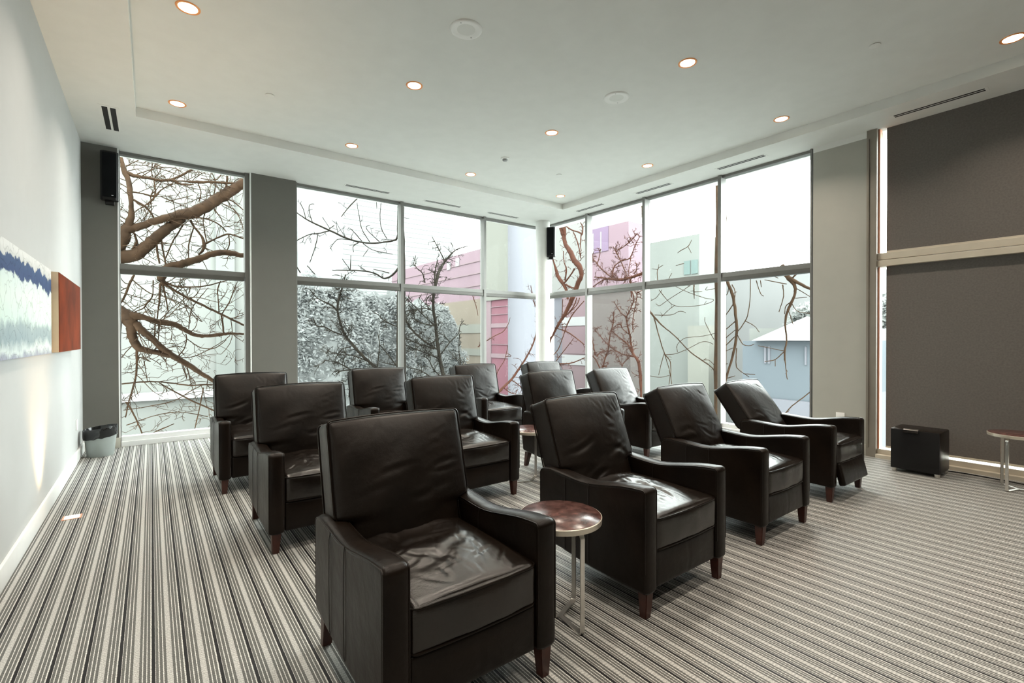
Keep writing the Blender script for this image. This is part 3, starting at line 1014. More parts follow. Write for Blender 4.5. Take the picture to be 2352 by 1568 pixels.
# wall plates
b = bmesh.new(); box(b, 0, .010, -.04, .04, -.058, .058, .003)
o = link('wall_outlet', b, 'white_plastic', None, 30); o.location = (XL, 7.03, .41)
tag(o, 'white outlet plate low on the left wall above the waste bin', 'outlet')
b = bmesh.new(); box(b, -.010, 0, -.045, .045, -.058, .058, .003)
o = link('wall_outlet', b, 'white_plastic', None, 30); o.location = (6.565, 2.197, .40)
tag(o, 'white outlet plate on the grey wall panel, peeping over the rightmost armchair', 'outlet')

# ------------------------------------------------------------------ small lit fitting set in the carpet by the left wall
t = tag(empty('floor_light', (-.485, 4.885, 0)), 'small glowing floor light set in the striped carpet near the left wall', 'floor light')
b = bmesh.new(); box(b, -.055, .055, -.05, .05, 0, .004); link('frame', b, 'copper_glow', t)
b = bmesh.new(); box(b, -.042, .042, -.036, .036, .004, .006); link('lens', b, 'lens', t)
ld = bpy.data.lights.new('floor_light_beam', 'SPOT'); ld.energy = 50; ld.color = (1, .66, .34); ld.spot_size = math.radians(75); ld.spot_blend = 1; ld.shadow_soft_size = .04
l = bpy.data.objects.new('floor_light_beam', ld); COL.objects.link(l); l.parent = t; l.location = (0, 0, .03); l.rotation_euler = (math.pi, 0, 0)

# ------------------------------------------------------------------ outside
def flat(name, c):  # outdoor haze and glare are put into these pale facade colours
    M[name] = pbr(name, [v * (.40 if name == 'pavement' else .235) for v in c], .9, noise_scale=.4, noise_amt=.04, spec=.1)


flat('pale_green_render', (0.42, 0.435, 0.41)); flat('pink_cladding', (.46, .33, .385)); flat('red_cladding', (.40, .19, .235))
flat('pale_pink_band', (0.45, 0.33, 0.36)); flat('cream_render', (0.4, 0.405, 0.36)); flat('lilac_cladding', (0.38, 0.28, 0.41))
flat('blush_render', (0.45, 0.34, 0.36)); flat('taupe_render', (0.31, 0.275, 0.26)); flat('mint_render', (0.385, 0.41, 0.385))
flat('mint_glass', (0.27, 0.36, 0.345)); flat('slate_blue', (.25, .29, .325)); flat('white_roof', (.75, .76, .76)); flat('ice_concrete', (0.36, 0.365, 0.41))
M['tower_white'] = pbr('tower_white', (.118, .122, .121), .9, noise_amt=.01); M['tower_line'] = pbr('tower_line', (.1115, .1165, .116), .9, noise_amt=.01)
flat('backing_grey', (.47, .48, .48)); flat('white_render', (.47, .475, .455)); flat('pavement', (.30, .32, .31)); flat('ochre_cladding', (0.39, 0.335, 0.27))
struct('ground_outside', 'pavement', (-60, 90, 8.6, 90, -4.3, -4.2))
struct('ground_beside', 'pavement', (7.6, 90, -40, 8.6, -4.3, -4.2))


def bld(name, lab, mats_boxes, group=None):
    """mats_boxes: (part name, material, box dims); origin at the base of the first box"""
    d = mats_boxes[0][2]; o = Vector(((d[0] + d[1]) / 2, (d[2] + d[3]) / 2, -4.2))
    t = tag(empty(name, o), lab, 'building', group)
    for pn, mt, q in mats_boxes:
        b = bmesh.new(); box(b, q[0] - o.x, q[1] - o.x, q[2] - o.y, q[3] - o.y, q[4] - o.z, q[5] - o.z)
        link(pn, b, mt, t)
    return t


G = -4.2
# pale block behind the leftmost window
bld('pale_building', 'pale green-white building seen hazily behind the leftmost window', [
    ('wall', 'pale_green_render', (-12, 5.0, 24, 32, G, 22)),
    ('pilaster', 'mint_render', (2.2, 2.9, 23.8, 24, G, 22)),
    ('ledge', 'white_roof', (-12, 5.0, 23.7, 24, -1.1, -.8))])


def xr(px, X): return at(px, 640, X=X)[0].y
def zz(px, py, X): return at(px, py, X=X)[0].z


X1 = 17.0
ya, yb = xr(1130, X1), xr(900, X1)
zt = zz(1100, 572, X1)
parts = [('wall', 'pink_cladding', (X1, X1 + 1.0, ya, yb, G, zt)), ('lower_storey', 'ochre_cladding', (X1 - .2, X1, ya, yb, G, zz(1080, 690, X1)))]
for p0, p1 in ((745, 765), (800, 815)): parts.append(('band', 'cream_render', (X1 - .25, X1 - .2, ya, yb, zz(1080, p1, X1), zz(1080, p0, X1))))
for k in range(3):
    z = zz(1100, 600 + k * 28, X1); parts.append(('ledge', 'blush_render', (X1 - .05, X1, ya, yb, z, z + .06)))
for px, py in ((1048, 594), (1028, 603)):
    y0 = xr(px + 7, X1); y1 = xr(px, X1); z = zz(px, py, X1); parts.append(('window', 'white_roof', (X1 - .06, X1, y0, y1, z - .55, z)))
bld('pink_building', 'pink clad building behind the middle window of the far wall', parts)
X2 = 13.0
ya, yb = xr(1180, X2), xr(1109, X2)
z1 = zz(1150, 688, X2)
parts = [('wall', 'red_cladding', (X2, X2 + 1.2, ya, yb, G, z1)), ('upper_floor', 'cream_render', (X2 - .1, X2 + 1.2, ya, yb, z1, 14)),
         ('edge_strip', 'pale_pink_band', (X2 - .05, X2, xr(1129, X2), xr(1112, X2), G, z1))]
for (p0, p1, m, th) in ((742, 752, 'pale_pink_band', 0), (812, 822, 'pale_pink_band', 0), (703, 704.5, 'pale_pink_band', 0), (721, 722.5, 'pale_pink_band', 0), (790, 791.5, 'pale_pink_band', 0)):
    parts.append(('floor_band', m, (X2 - .04, X2, ya, yb, zz(1150, p1, X2), zz(1150, p0, X2))))
bld('red_building', 'deep pink building with pale floor bands left of the round column', parts)
p, _ = at(1207, 700, X=12.2)
b = bmesh.new(); lathe(b, [(.72, 0), (.72, 20)], 40)
o = link('outdoor_pillar', b, 'ice_concrete', None, 60); o.location = (p.x, p.y, G)
tag(o, 'thick pale blue-white round pillar outdoors, left of the indoor column', 'pillar')
# blocks seen through the right-hand windows
X3 = 31.0
parts = [('wall', 'blush_render', (X3, X3 + 5, xr(1352, X3), xr(1291, X3), G, zz(1320, 675, X3))), ('upper_floor', 'white_render', (X3 + .3, X3 + 5, xr(1352, X3), xr(1262, X3), zz(1320, 675, X3), zz(1320, 470, X3))), ('wing', 'ice_concrete', (X3 + .6, X3 + 5, xr(1291, X3), xr(1262, X3), G, zz(1320, 675, X3)))]
for p0, p1 in ((728, 748), (815, 838)):
    parts.append(('floor_band', 'white_roof', (X3 - .05, X3, xr(1352, X3), xr(1291, X3), zz(1320, p1, X3), zz(1320, p0, X3))))
for p0, p1 in ((690, 728), (750, 812)):
    parts.append(('panel', 'pale_pink_band', (X3 - .04, X3, xr(1350, X3), xr(1298, X3), zz(1320, p1, X3), zz(1320, p0, X3))))
bld('blush_building', 'pale pink banded building just right of the round column', parts)
X4 = 26.0
ztop = zz(1400, 520, X4)
bld('lilac_building', 'lilac and pink upper storeys over taupe ones, behind the second right-hand window', [
    ('wall', 'taupe_render', (X4, X4 + 1.8, xr(1448, X4), xr(1351, X4), G, zz(1400, 668, X4))),
    ('upper_floor', 'pink_cladding', (X4 - .2, X4 + 1.8, xr(1448, X4), xr(1351, X4), zz(1400, 668, X4), ztop)),
    ('lilac_panel', 'lilac_cladding', (X4 - .25, X4 - .2, xr(1402, X4), xr(1354, X4), zz(1380, 580, X4), ztop)),
    ('strip', 'white_roof', (X4 - .28, X4 - .25, xr(1369, X4), xr(1367, X4), zz(1380, 580, X4), zz(1380, 535, X4))),
    ('strip', 'white_roof', (X4 - .28, X4 - .25, xr(1387, X4), xr(1385, X4), zz(1380, 580, X4), zz(1380, 535, X4)))])
X5 = 20.0
ztop = zz(1560, 545, X5)
parts = [('wall', 'mint_render', (X5, X5 + 2.2, xr(1606, X5), xr(1482, X5), G, ztop)),
         ('wing', 'cream_render', (X5 - 1.2, X5, xr(1634, X5 - 1), xr(1586, X5 - 1), G, zz(1600, 748, X5 - 1)))]
for a_, b_ in ((1572, 1586), (1589, 1603)):
    f = ('window', 'mint_glass', (X5 - .05, X5, xr(b_, X5), xr(a_, X5), zz(1600, 628, X5), zz(1600, 596, X5)))
    parts.append(f)
bld('mint_building', 'pale mint building with small windows behind the third right-hand window', parts)
X6 = 17.0
parts = [('wall', 'slate_blue', (X6, X6 + 6, xr(1900, X6), xr(1706, X6), zz(1780, 915, X6), zz(1780, 783, X6))),
         ('base', 'ice_concrete', (X6 - .2, X6 + 6, xr(1900, X6), xr(1690, X6), G, zz(1780, 915, X6))),
         ('fascia', 'pale_green_render', (X6 + 1, X6 + 6, xr(1900, X6), xr(1690, X6), zz(1780, 783, X6), zz(1780, 752, X6)))]
for a_ in (1757, 1766, 1850):
    parts.append(('window', 'ice_concrete', (X6 - .05, X6, xr(a_ + 4, X6), xr(a_, X6), zz(1780, 835, X6), zz(1780, 795, X6))))
bld('pale_backing_block', 'very pale grey backing block added behind the slate blue house', [('wall', 'backing_grey', (30, 36, xr(1990, 30), xr(1655, 30), G, zz(1780, 628, 30)))])  # added block, keeps the white sky from swallowing the bare twigs
t = bld('slate_house', 'slate blue house low behind the last clear right-hand window', parts)
b = bmesh.new()
q = [Vector(v) for v in ((X6 - .4, xr(1900, X6), 0), (X6 - .4, xr(1740, X6), 0), (X6 + 4, xr(1700, X6), 0), (X6 + 4, xr(1920, X6), 0))]
zb_ = zz(1780, 783, X6) + .02
lo = [b.verts.new((v.x - t.location.x, v.y - t.location.y, zb_ - t.location.z)) for v in q]
ap = b.verts.new((X6 + 1.5 - t.location.x, xr(1810, X6) - t.location.y, zb_ + .85 - t.location.z))
for k in range(4): b.faces.new((lo[k], lo[(k + 1) % 4], ap))
b.faces.new(lo)
link('roof', b, 'white_roof', t)


# leafy evergreens: crown of many small leaves
def leafy(lab, c, rad, n, mat, seed, size=.22, zbase=G):
    rnd = random.Random(seed)
    t = tag(empty('evergreen_tree', (c[0], c[1], zbase)), lab, 'tree', 'hazy evergreen trees outside')
    bm = bmesh.new(); cl = []
    for _ in range(170):
        v = Vector([math.copysign(abs(a) ** .62, a) for a in Vector((rnd.gauss(0, 1), rnd.gauss(0, 1), rnd.gauss(0, 1))).normalized()]) * rnd.uniform(.85, 1.05)
        cl.append((Vector((v.x * rad[0], v.y * rad[1], v.z * rad[2])), rnd.uniform(.2, .42) * min(rad)))
    for i in range(n):
        cc, r = cl[i % len(cl)]
        if i % 2:
            vv = Vector([math.copysign(abs(a) ** .62, a) for a in Vector((rnd.gauss(0, 1), rnd.gauss(0, 1), rnd.gauss(0, 1))).normalized()])
            cc, r = Vector((vv.x * rad[0], vv.y * rad[1], vv.z * rad[2])) * .97, .12
        d = Vector((rnd.gauss(0, 1), rnd.gauss(0, 1), rnd.gauss(0, 1))).normalized()
        p = cc + d * r * rnd.uniform(.5, 1.25)
        u = Vector((rnd.gauss(0, 1), rnd.gauss(0, 1), rnd.gauss(0, .6))).normalized()
        w = u.cross(Vector((rnd.gauss(0, 1), rnd.gauss(0, 1), rnd.gauss(0, 1)))).normalized()
        s = size * rnd.uniform(.5, 1.2)
        o = Vector((0, 0, c[2] - zbase))
        bm.faces.new([bm.verts.new(o + p + a) for a in (u * s, w * s * .45, -u * s, -w * s * .45)])
    me = bpy.data.meshes.new('crown'); bm.to_mesh(me); bm.free(); me.materials.append(M[mat])
    ob = bpy.data.objects.new('crown', me); COL.objects.link(ob); ob.parent = t
    b = bmesh.new(); bmesh.ops.create_icosphere(b, subdivisions=5, radius=1)
    for v in b.verts:
        k = .90 + .16 * noise.noise(v.co * 2.3 + Vector((seed, 0, 0))) + .16 * noise.noise(v.co * 9)
        v.co = Vector([math.copysign(abs(a) ** .62, a) for a in v.co])
        v.co = Vector((v.co.x * rad[0] * k, v.co.y * rad[1] * k, v.co.z * rad[2] * k + c[2] - zbase))
        v.co.z = max(v.co.z, .3)
    link('inner_foliage', b, mat, t)
    b = bmesh.new(); tube(b, [(0, 0, 0), (.1, 0, (c[2] - zbase) * .5), (0, .1, (c[2] - zbase) + rad[2] * .4)], [.22, .18, .06], 10)
    link('trunk', b, 'bark_grey', t, 60)


leafy('broad grey-green evergreen filling the lower second window', (5.5, 19.4, -1.0), (1.75, 1.0, 4.4), 56000, 'leaf', 1, .10)
leafy('grey-green evergreen behind the mullion of the second window', (8.7, 22.2, -1.2), (1.75, 1.0, 4.7), 56000, 'leaf', 5, .10)
leafy('evergreen with pale sprays behind the bare upright sapling', (12.7, 25.3, -1.3), (2.2, 1.1, 4.6), 56000, 'leaf', 2, .10)
leafy('low pale evergreen at the left foot of the broad grey-green one', (3.7, 15.6, -2.8), (1.2, 1.1, 1.9), 10000, 'leaf_pale', 3, .1)
leafy('faint pale tree above the slate blue house', (26, 8.1, 1.6), (1.2, 2.4, 1.6), 14000, 'leaf_pale', 4, .2)
# pale tower blocks far off behind the evergreens
bld('white_tower', 'very pale tower block fading into the bright sky behind the second window', [
    ('wall', 'tower_white', (9, 30, 52, 60, G, 30))] + [('louvre', 'tower_line', (16.5, 30, 51.97, 52, z, z + .16)) for z in [6 + .55 * k for k in range(24)]]
    + [('window', 'tower_line', (9.5 + 1.5 * (k % 2), 10.4 + 1.5 * (k % 2), 51.95, 52, 4 + 2.4 * (k // 2), 5.4 + 2.4 * (k // 2))) for k in range(8)])


# ------------------------------------------------------------------ bare trees
CA = (270, 340, 6.0); CB = (270, 600, 6.0); CC = (670, 400, 3.97); CD = (670, 640, 3.97)
CG = (1260, 440, 5.8725); CH_ = (1260, 660, 5.8725); CM = (1480, 600, 4.1275); C4 = (0, 523, 3.0); CP = (0, 0, 1.0)


class Tree:
    def __init__(s, axis, base, seed, depth_amp=.35, rmin=.0055):
        s.rmin = rmin; s.mul = 1.0
        s.axis, s.base, s.rnd, s.amp, s.seed = axis, base, random.Random(seed), depth_amp, seed
        s.thick = bmesh.new(); s.twig = bmesh.new(); s.nt = 0

    def pt(s, crop, p, r, off=0):
        x = crop[0] + p[0] / crop[2]; y = crop[1] + p[1] / crop[2]
        d = s.base + off + s.amp * noise.noise(Vector((x / 130, y / 130, s.seed * 3.1)))
        if s.axis == 'Y': w, dep = at(x, y, Y=d)
        else: w, dep = at(x, y, X=d)
        return (w.x, w.y, w.z, r / crop[2] / F_PX * dep)

    def chain(s, crop, pts, tw=0, tlen=.35, off=0, taper=True, pre=None):
        """pts: (x, y[, r]) in crop pixels"""
        P = []; r = None
        for i, q in enumerate(pts):
            if len(q) > 2: r = q[2]
            elif r is not None: r = r * .88
            P.append(s.pt(crop, q, r, off))
        if pre: P = [tuple(v) for v in pre] + P
        S = smooth_path(P, 5)
        rn = s.rnd
        thick = P[0][3] > .011 or P[-1][3] > .011
        bm = s.thick if thick else s.twig
        pts3 = []
        for i, q in enumerate(S):
            j = q[3] * .14 + .003
            pts3.append(Vector(q[:3]) + Vector((rn.gauss(0, j * .35), rn.gauss(0, j * .35), rn.gauss(0, j * .35))))
        rad = [max(s.rmin, q[3] * (1 + (.03 if thick else .1) * rn.gauss(0, 1))) for q in S]
        tube(bm, pts3, rad, 9 if thick else 5)
        if tw:
            L = sum((b - a).length for a, b in zip(pts3, pts3[1:]))
            n = int(L * tw * s.mul + rn.random())
            for _ in range(n):
                k = rn.randint(1, len(pts3) - 2)
                t = (pts3[k + 1] - pts3[k - 1]).normalized()
                s.grow(pts3[k], t, min(rad[k] * .45, .007), tlen * rn.uniform(.4, 1.3), 0)

    def grow(s, p, t, r, ln, lvl):
        rn = s.rnd
        if s.nt > 2600: return
        s.nt += 1
        side = Vector((rn.gauss(0, 1), rn.gauss(0, 1), rn.gauss(0, 1)))
        if s.axis == 'Y': side.y *= .55
        else: side.x *= .55
        side = (side - t * side.dot(t)).normalized()
        d = (t * rn.uniform(.4, 1.0) + side).normalized()
        n = 6; st = ln / n; pts = [p.copy()]; q = p.copy()
        curl = Vector((rn.gauss(0, .13), rn.gauss(0, .08), rn.gauss(.02, .13)))
        for i in range(n):
            d = (d + curl + Vector((rn.gauss(0, .10), rn.gauss(0, .06), rn.gauss(0, .10)))).normalized()
            q = q + d * st
            if s.axis == 'Y' and q.y < 8.15: q.y = 8.15
            if s.axis == 'X' and q.x < 7.05: q.x = 7.05
            pts.append(q.copy())
        r = max(r, s.rmin)
        tube(s.twig, pts, [r * (1 - .4 * i / n) for i in range(n + 1)], 4)
        if lvl < 2 and ln > .12:
            for _ in range(rn.choice((1, 2, 2, 3))):
                k = rn.randint(1, n)
                s.grow(pts[k], (pts[k] - pts[k - 1]).normalized(), r * .7, ln * rn.uniform(.3, .65), lvl + 1)

    def done(s, lab, mat, base):
        t = tag(empty('bare_tree', base), lab, 'tree', 'bare trees outside the windows')
        for nm, b in (('trunk', s.thick), ('twigs', s.twig)):
            if not b.verts: b.free(); continue
            for v in b.verts: v.co -= Vector(base)
            link(nm, b, mat, t, 70)
        for c in t.children:
            if c.name.startswith('twigs'): c['kind'] = 'stuff'


# tree 1, close outside the leftmost window; its trunk stands behind the grey wall
T = Tree('Y', 9.35, 1, rmin=.0038)
TL = 8; LN = .5
T.chain(CP, [(225, 1250, 42), (228, 900, 36), (238, 760, 32), (232, 600, 30), (225, 420, 22), (215, 200, 16)])
T.chain(CA, [(-190, 1500, 100), (30, 1290, 105), (110, 1130, 80), (300, 1080, 50), (500, 1010, 48), (700, 960, 55), (870, 930, 75), (1060, 880, 78), (1250, 790, 72), (1450, 660, 74), (1600, 570, 66), (1730, 480, 62), (1950, 380, 50)], 7, .45)
T.chain(CA, [(-190, 1560, 100), (30, 1500, 105), (250, 1470, 80), (430, 1320, 72), (600, 1170, 66), (750, 1060, 60), (900, 970, 50)], 7, .45)
T.chain(CA, [(130, 1120, 60), (190, 950, 42), (185, 780, 28), (175, 600, 32), (150, 440, 32), (90, 300, 34), (60, 180, 22), (35, 60, 14), (10, -80, 9)], 9, .5)
T.chain(CA, [(120, 340, 30), (250, 385, 25), (420, 410, 20), (600, 445, 17), (760, 440, 20), (880, 500, 14), (1050, 500, 8)], TL, LN)
T.chain(CA, [(700, 445, 14), (850, 390, 14), (1000, 310, 14), (1200, 235, 13), (1400, 150, 10)], TL, LN)
T.chain(CA, [(760, 455, 10), (900, 455, 9), (1100, 470, 20), (1250, 465, 16), (1480, 480, 16), (1640, 490, 14)], TL, LN)
T.chain(CA, [(110, 250, 6), (260, 180, 6), (450, 90, 5)], 5, .3); T.chain(CA, [(110, 240, 6), (400, 245, 5), (700, 320, 6), (900, 410, 5), (1040, 460, 4)], 6, .4)
T.chain(CA, [(250, 370, 7), (450, 300, 6), (650, 270, 6), (820, 290, 6), (960, 420, 5)], 6, .4)
T.chain(CA, [(190, 600, 12), (350, 630, 9), (510, 660, 16), (600, 580, 8), (720, 510, 7), (880, 470, 4)], 8, .4)
T.chain(CA, [(200, 700, 14), (370, 800, 16), (450, 880, 12), (520, 1000, 10)], 8, .4); T.chain(CA, [(370, 800, 9), (510, 670, 12), (500, 450, 7), (465, 300, 6), (520, 110, 4)], 6, .4)
T.chain(CA, [(590, 660, 8), (720, 720, 7), (940, 800, 4)], 6, .3); T.chain(CA, [(660, 740, 5), (880, 690, 6), (1040, 650, 5)], 5, .3)
T.chain(CA, [(1220, 235, 6), (1330, 400, 7), (1345, 560, 7), (1310, 700, 7)], 5, .4); T.chain(CA, [(1510, 280, 10), (1510, 450, 14), (1490, 560, 12)], 7, .35)
T.chain(CA, [(1110, 480, 6), (1150, 620, 7), (1120, 740, 7)], 6, .3); T.chain(CA, [(1470, 270, 6), (1370, 430, 7), (1150, 420, 6)], 5, .3)
T.chain(CA, [(1000, 990, 16), (1060, 1090, 14), (1150, 1200, 14), (1190, 1310, 22), (1180, 1400, 18), (1120, 1470, 12)], 9, .35)
T.chain(CA, [(1200, 1320, 14), (1330, 1260, 10), (1490, 1190, 12), (1600, 1200, 10), (1760, 1260, 10)], 8, .35)
T.chain(CA, [(1060, 960, 10), (1200, 970, 9), (1380, 1040, 9), (1500, 1150, 9)], 7, .4); T.chain(CA, [(1330, 840, 9), (1420, 960, 7), (1460, 1070, 5)], 6, .35)
T.chain(CA, [(1430, 760, 8), (1590, 840, 7), (1690, 980, 6), (1730, 1120, 5)], 6, .35); T.chain(CA, [(1500, 700, 9), (1600, 740, 9), (1740, 860, 6)], 6, .35)
T.chain(CA, [(1210, 870, 8), (1180, 1000, 7), (1200, 1150, 8), (1230, 1290, 9)], 6, .35); T.chain(CA, [(1530, 1200, 8), (1540, 1330, 8), (1500, 1420, 7)], 5, .3)
T.chain(CA, [(900, 1060, 10), (830, 1180, 9), (760, 1290, 9), (700, 1430, 8), (650, 1540, 8)], 8, .4); T.chain(CA, [(1050, 1090, 8), (1000, 1250, 9), (975, 1400, 9), (980, 1520, 8)], 8, .4)
T.chain(CA, [(535, 1300, 14), (550, 1450, 13), (580, 1590, 11)], 4, .3); T.chain(CA, [(600, 1250, 12), (630, 1420, 11), (660, 1600, 11)], 4, .3)
T.chain(CA, [(230, 1170, 12), (260, 1300, 16), (200, 1400, 12)], 14, .3)
# the branch that dips behind the window rail
T.chain(CA, [(1900, 1490, 26), (1700, 1475, 32), (1600, 1450, 38), (1400, 1440, 40), (1200, 1490, 42), (1050, 1545, 48), (880, 1600, 52), (700, 1640, 56), (620, 1740, 58), (600, 1840, 42)], 5, .35)
T.chain(CB, [(620, 290, 32), (690, 340, 18), (850, 440, 16), (1000, 520, 15), (1250, 640, 15), (1450, 740, 14), (1720, 870, 13), (1900, 950, 12)], TL, LN)
T.chain(CB, [(640, 280, 18), (750, 330, 13), (850, 350, 12), (1000, 355, 10), (1230, 335, 9), (1520, 260, 7)], TL, .4)
T.chain(CB, [(590, 300, 18), (575, 550, 11), (545, 790, 8)], 6, .3); T.chain(CB, [(615, 300, 16), (660, 480, 10), (700, 690, 6)], 6, .3)
T.chain(CB, [(-120, 640, 85), (40, 700, 88), (150, 790, 90), (190, 880, 72), (200, 1030, 55), (270, 1170, 52), (400, 1230, 40), (550, 1260, 35), (720, 1300, 34)], 7, .4)
T.chain(CB, [(170, 760, 80), (350, 770, 40), (550, 830, 38), (780, 870, 38), (900, 930, 33), (1050, 1010, 26), (1200, 1030, 24), (1400, 1010, 24), (1550, 995, 18), (1720, 1000, 14), (1900, 1000, 12)], 8, .45)
T.chain(CB, [(210, 840, 60), (370, 980, 45), (500, 1090, 42), (640, 1220, 42), (780, 1310, 40), (900, 1380, 38), (1030, 1460, 34), (1180, 1560, 28), (1350, 1660, 24), (1600, 1800, 18)], 8, .5)
T.chain(CB, [(270, 1200, 18), (265, 1400, 14), (258, 1560, 12), (220, 1720, 11), (150, 1960, 9), (110, 2150, 7)], 10, .4)
T.chain(CB, [(240, 170, 12), (180, 280, 16), (100, 480, 13), (30, 590, 12)], 8, .4); T.chain(CB, [(200, 250, 7), (450, 440, 7), (700, 500, 6), (1000, 640, 5)], 6, .4)
T.chain(CB, [(490, 260, 8), (480, 480, 8), (400, 580, 13), (360, 640, 8), (230, 700, 6)], 8, .35); T.chain(CB, [(50, 430, 6), (300, 500, 6), (600, 620, 5)], 6, .4)
T.chain(CB, [(1430, 740, 11), (1450, 860, 11), (1460, 980, 11)], 6, .3); T.chain(CB, [(1400, 700, 8), (1385, 500, 8), (1380, 380, 8), (1420, 270, 7)], 7, .3)
T.chain(CB, [(1440, 720, 8), (1540, 560, 8), (1600, 400, 7), (1660, 260, 5)], 6, .35); T.chain(CB, [(940, 1000, 8), (950, 1080, 8), (920, 1200, 7), (840, 1300, 7)], 4, .3)
T.chain(CB, [(520, 860, 8), (510, 1050, 7)], 4, .3); T.chain(CB, [(580, 870, 8), (560, 1100, 6)], 4, .3); T.chain(CB, [(960, 1070, 6), (1150, 1190, 6), (1350, 1190, 6), (1500, 1080, 5)], 5, .4)
T.chain(CB, [(880, 1330, 7), (1050, 1310, 6), (1250, 1220, 6), (1450, 1100, 5), (1550, 1020, 5)], 5, .4); T.chain(CB, [(1000, 350, 8), (990, 430, 6)], 30, .2)
T.chain(CB, [(980, 930, 6), (1010, 700, 7), (1070, 580, 6), (1250, 360, 4)], 6, .35)
T.chain(C4, [(840, 1075, 5), (1000, 1060, 5), (1150, 1065, 5), (1300, 1085, 5), (1440, 1080, 5), (1600, 1090, 4)], 7, .4)
T.chain(C4, [(1100, 1070, 4), (1300, 1180, 5), (1500, 1270, 5)], 4, .4); T.chain(C4, [(850, 1255, 3), (1000, 1235, 3), (1200, 1190, 3), (1320, 1120, 3), (1400, 1080, 3)], 4, .4)
T.chain(C4, [(870, 1200, 6), (925, 1290, 5), (985, 1430, 4)], 5, .3); T.chain(C4, [(870, 1360, 3), (1080, 1290, 3), (1250, 1270, 3), (1430, 1300, 3)], 4, .3)
T.chain(C4, [(1400, 1100, 4), (1380, 1220, 4), (1340, 1390, 3)], 4, .3); T.chain(C4, [(1020, 1430, 3), (1080, 1400, 4), (1200, 1350, 3)], 3, .2)
for k in range(14):    # crossing twigs behind
    x = T.rnd.uniform(30, 1700); y = T.rnd.uniform(150, 1450); c = T.rnd.choice((CA, CB))
    T.chain(c, [(x, y, 5), (x + T.rnd.gauss(0, 160), y + T.rnd.gauss(0, 130), 5), (x + T.rnd.gauss(0, 320), y + T.rnd.gauss(0, 260), 4)], 6, .4, off=.3)
T.done('big bare tree close outside the leftmost window, thick reddish brown limbs', 'bark', tuple(at(225, 1250, Y=9.35)[0]))

# tree 2, drooping twigs in the top of the second window, carried by a limb above
T = Tree('Y', 10.2, 2)
p0, _ = at(930, 300, Y=10.2); p1, _ = at(940, 60, Y=10.2)
T.chain(CC, [(1010, 300, 9), (985, 480, 9), (960, 580, 9), (920, 605, 8), (760, 628, 7), (640, 620, 7), (520, 590, 8), (350, 515, 8), (150, 420, 6), (40, 345, 4)], 2.5, .3)
T.chain(CC, [(350, 515, 5), (240, 540, 5), (160, 550, 4), (45, 605, 4)], 3, .25); T.chain(CC, [(240, 540, 4), (215, 660, 4), (165, 805, 3)], 2, .15)
for q in ([(650, 630, 4), (740, 690), (920, 730)], [(610, 625, 4), (560, 660), (565, 710)], [(800, 615, 4), (700, 520), (680, 480), (715, 465)],
          [(710, 615, 4), (640, 500), (610, 350), (595, 260)], [(640, 610, 4), (580, 540), (540, 500)], [(870, 590, 4), (820, 500), (805, 370), (820, 230)],
          [(190, 440, 4), (160, 340), (165, 280), (205, 270)], [(130, 410, 4), (110, 330), (80, 265)], [(340, 500, 4), (390, 465)], [(345, 490, 3), (280, 390)], [(550, 600, 4), (440, 590), (390, 620), (350, 680)],
          [(700, 680, 3), (650, 750)]):
    T.chain(CC, q, 2, .15)
T.chain(CC, [(640, 180, 4), (530, 290, 5), (450, 390, 3)], 2, .2); T.chain(CC, [(770, 200, 3), (775, 310)])
T.chain(CC, [(1000, 800, 9), (940, 900, 9), (850, 950, 8), (760, 905, 6), (640, 880, 6), (500, 875, 5), (370, 875, 3)], 5, .2)
T.chain(CC, [(535, 875, 4), (460, 770, 3)]); T.chain(CC, [(535, 875, 4), (540, 740, 3)]); T.chain(CC, [(890, 900, 5), (745, 865, 3)]); T.chain(CC, [(30, 820, 5), (80, 900, 5)]); T.chain(CC, [(140, 835, 4), (215, 915, 4)])
T.chain(CP, [(925, 1100, 12), (922, 900, 12), (921, 700, 10), (922, 600, 9), (921, 470, 8), (930, 300, 6), (960, 120, 5)])
T.done('slender bare tree whose twigs droop across the top of the second window', 'bark_grey', tuple(at(925, 1100, Y=10.2)[0]))

# tree 3, leaning sapling in the lower second window
T = Tree('Y', 11.0, 3, rmin=.007); T.mul = 1.5
T.chain(CD, [(1200, 1300, 20), (1000, 1040, 18), (780, 820, 14), (700, 750, 13), (590, 640, 13), (490, 520, 12), (450, 420, 11), (420, 300, 10), (430, 180, 9), (465, 70, 6), (490, -40, 4)], 11, .28)
T.chain(CD, [(490, 520, 7), (400, 490, 6), (300, 440, 6), (230, 430, 5), (195, 360, 4)], 11, .22)
T.chain(CD, [(420, 300, 7), (360, 240, 8), (240, 180, 4), (165, 95, 3)], 11, .2); T.chain(CD, [(540, 620, 5), (460, 640), (400, 720)], 8, .2)
T.chain(CD, [(780, 820, 5), (800, 600, 4), (785, 500, 3)], 3, .2); T.chain(CD, [(960, 800, 6), (870, 680, 5), (800, 600, 4)], 4, .25)
T.chain(CD, [(970, 440, 6), (850, 385, 5), (790, 330, 4), (735, 300, 3)], 5, .2); T.chain(CD, [(690, 750, 5), (560, 700, 5), (430, 690, 4), (330, 655, 3)], 10, .25)
T.chain(CD, [(540, 830, 6), (430, 770, 5), (290, 740, 3)], 12, .25); T.chain(CD, [(800, 850, 7), (540, 830, 6), (420, 850, 4)], 12, .25); T.chain(CD, [(950, 790, 5), (820, 760, 3)], 5, .2)
T.chain(CD, [(640, 900, 6), (540, 960, 5), (520, 1080, 4)], 6, .3)
T.done('bare sapling leaning to the left in the lower second window', 'bark_grey', tuple(at(670 + 1200 / 3.97, 640 + 1300 / 3.97, Y=11)[0]))

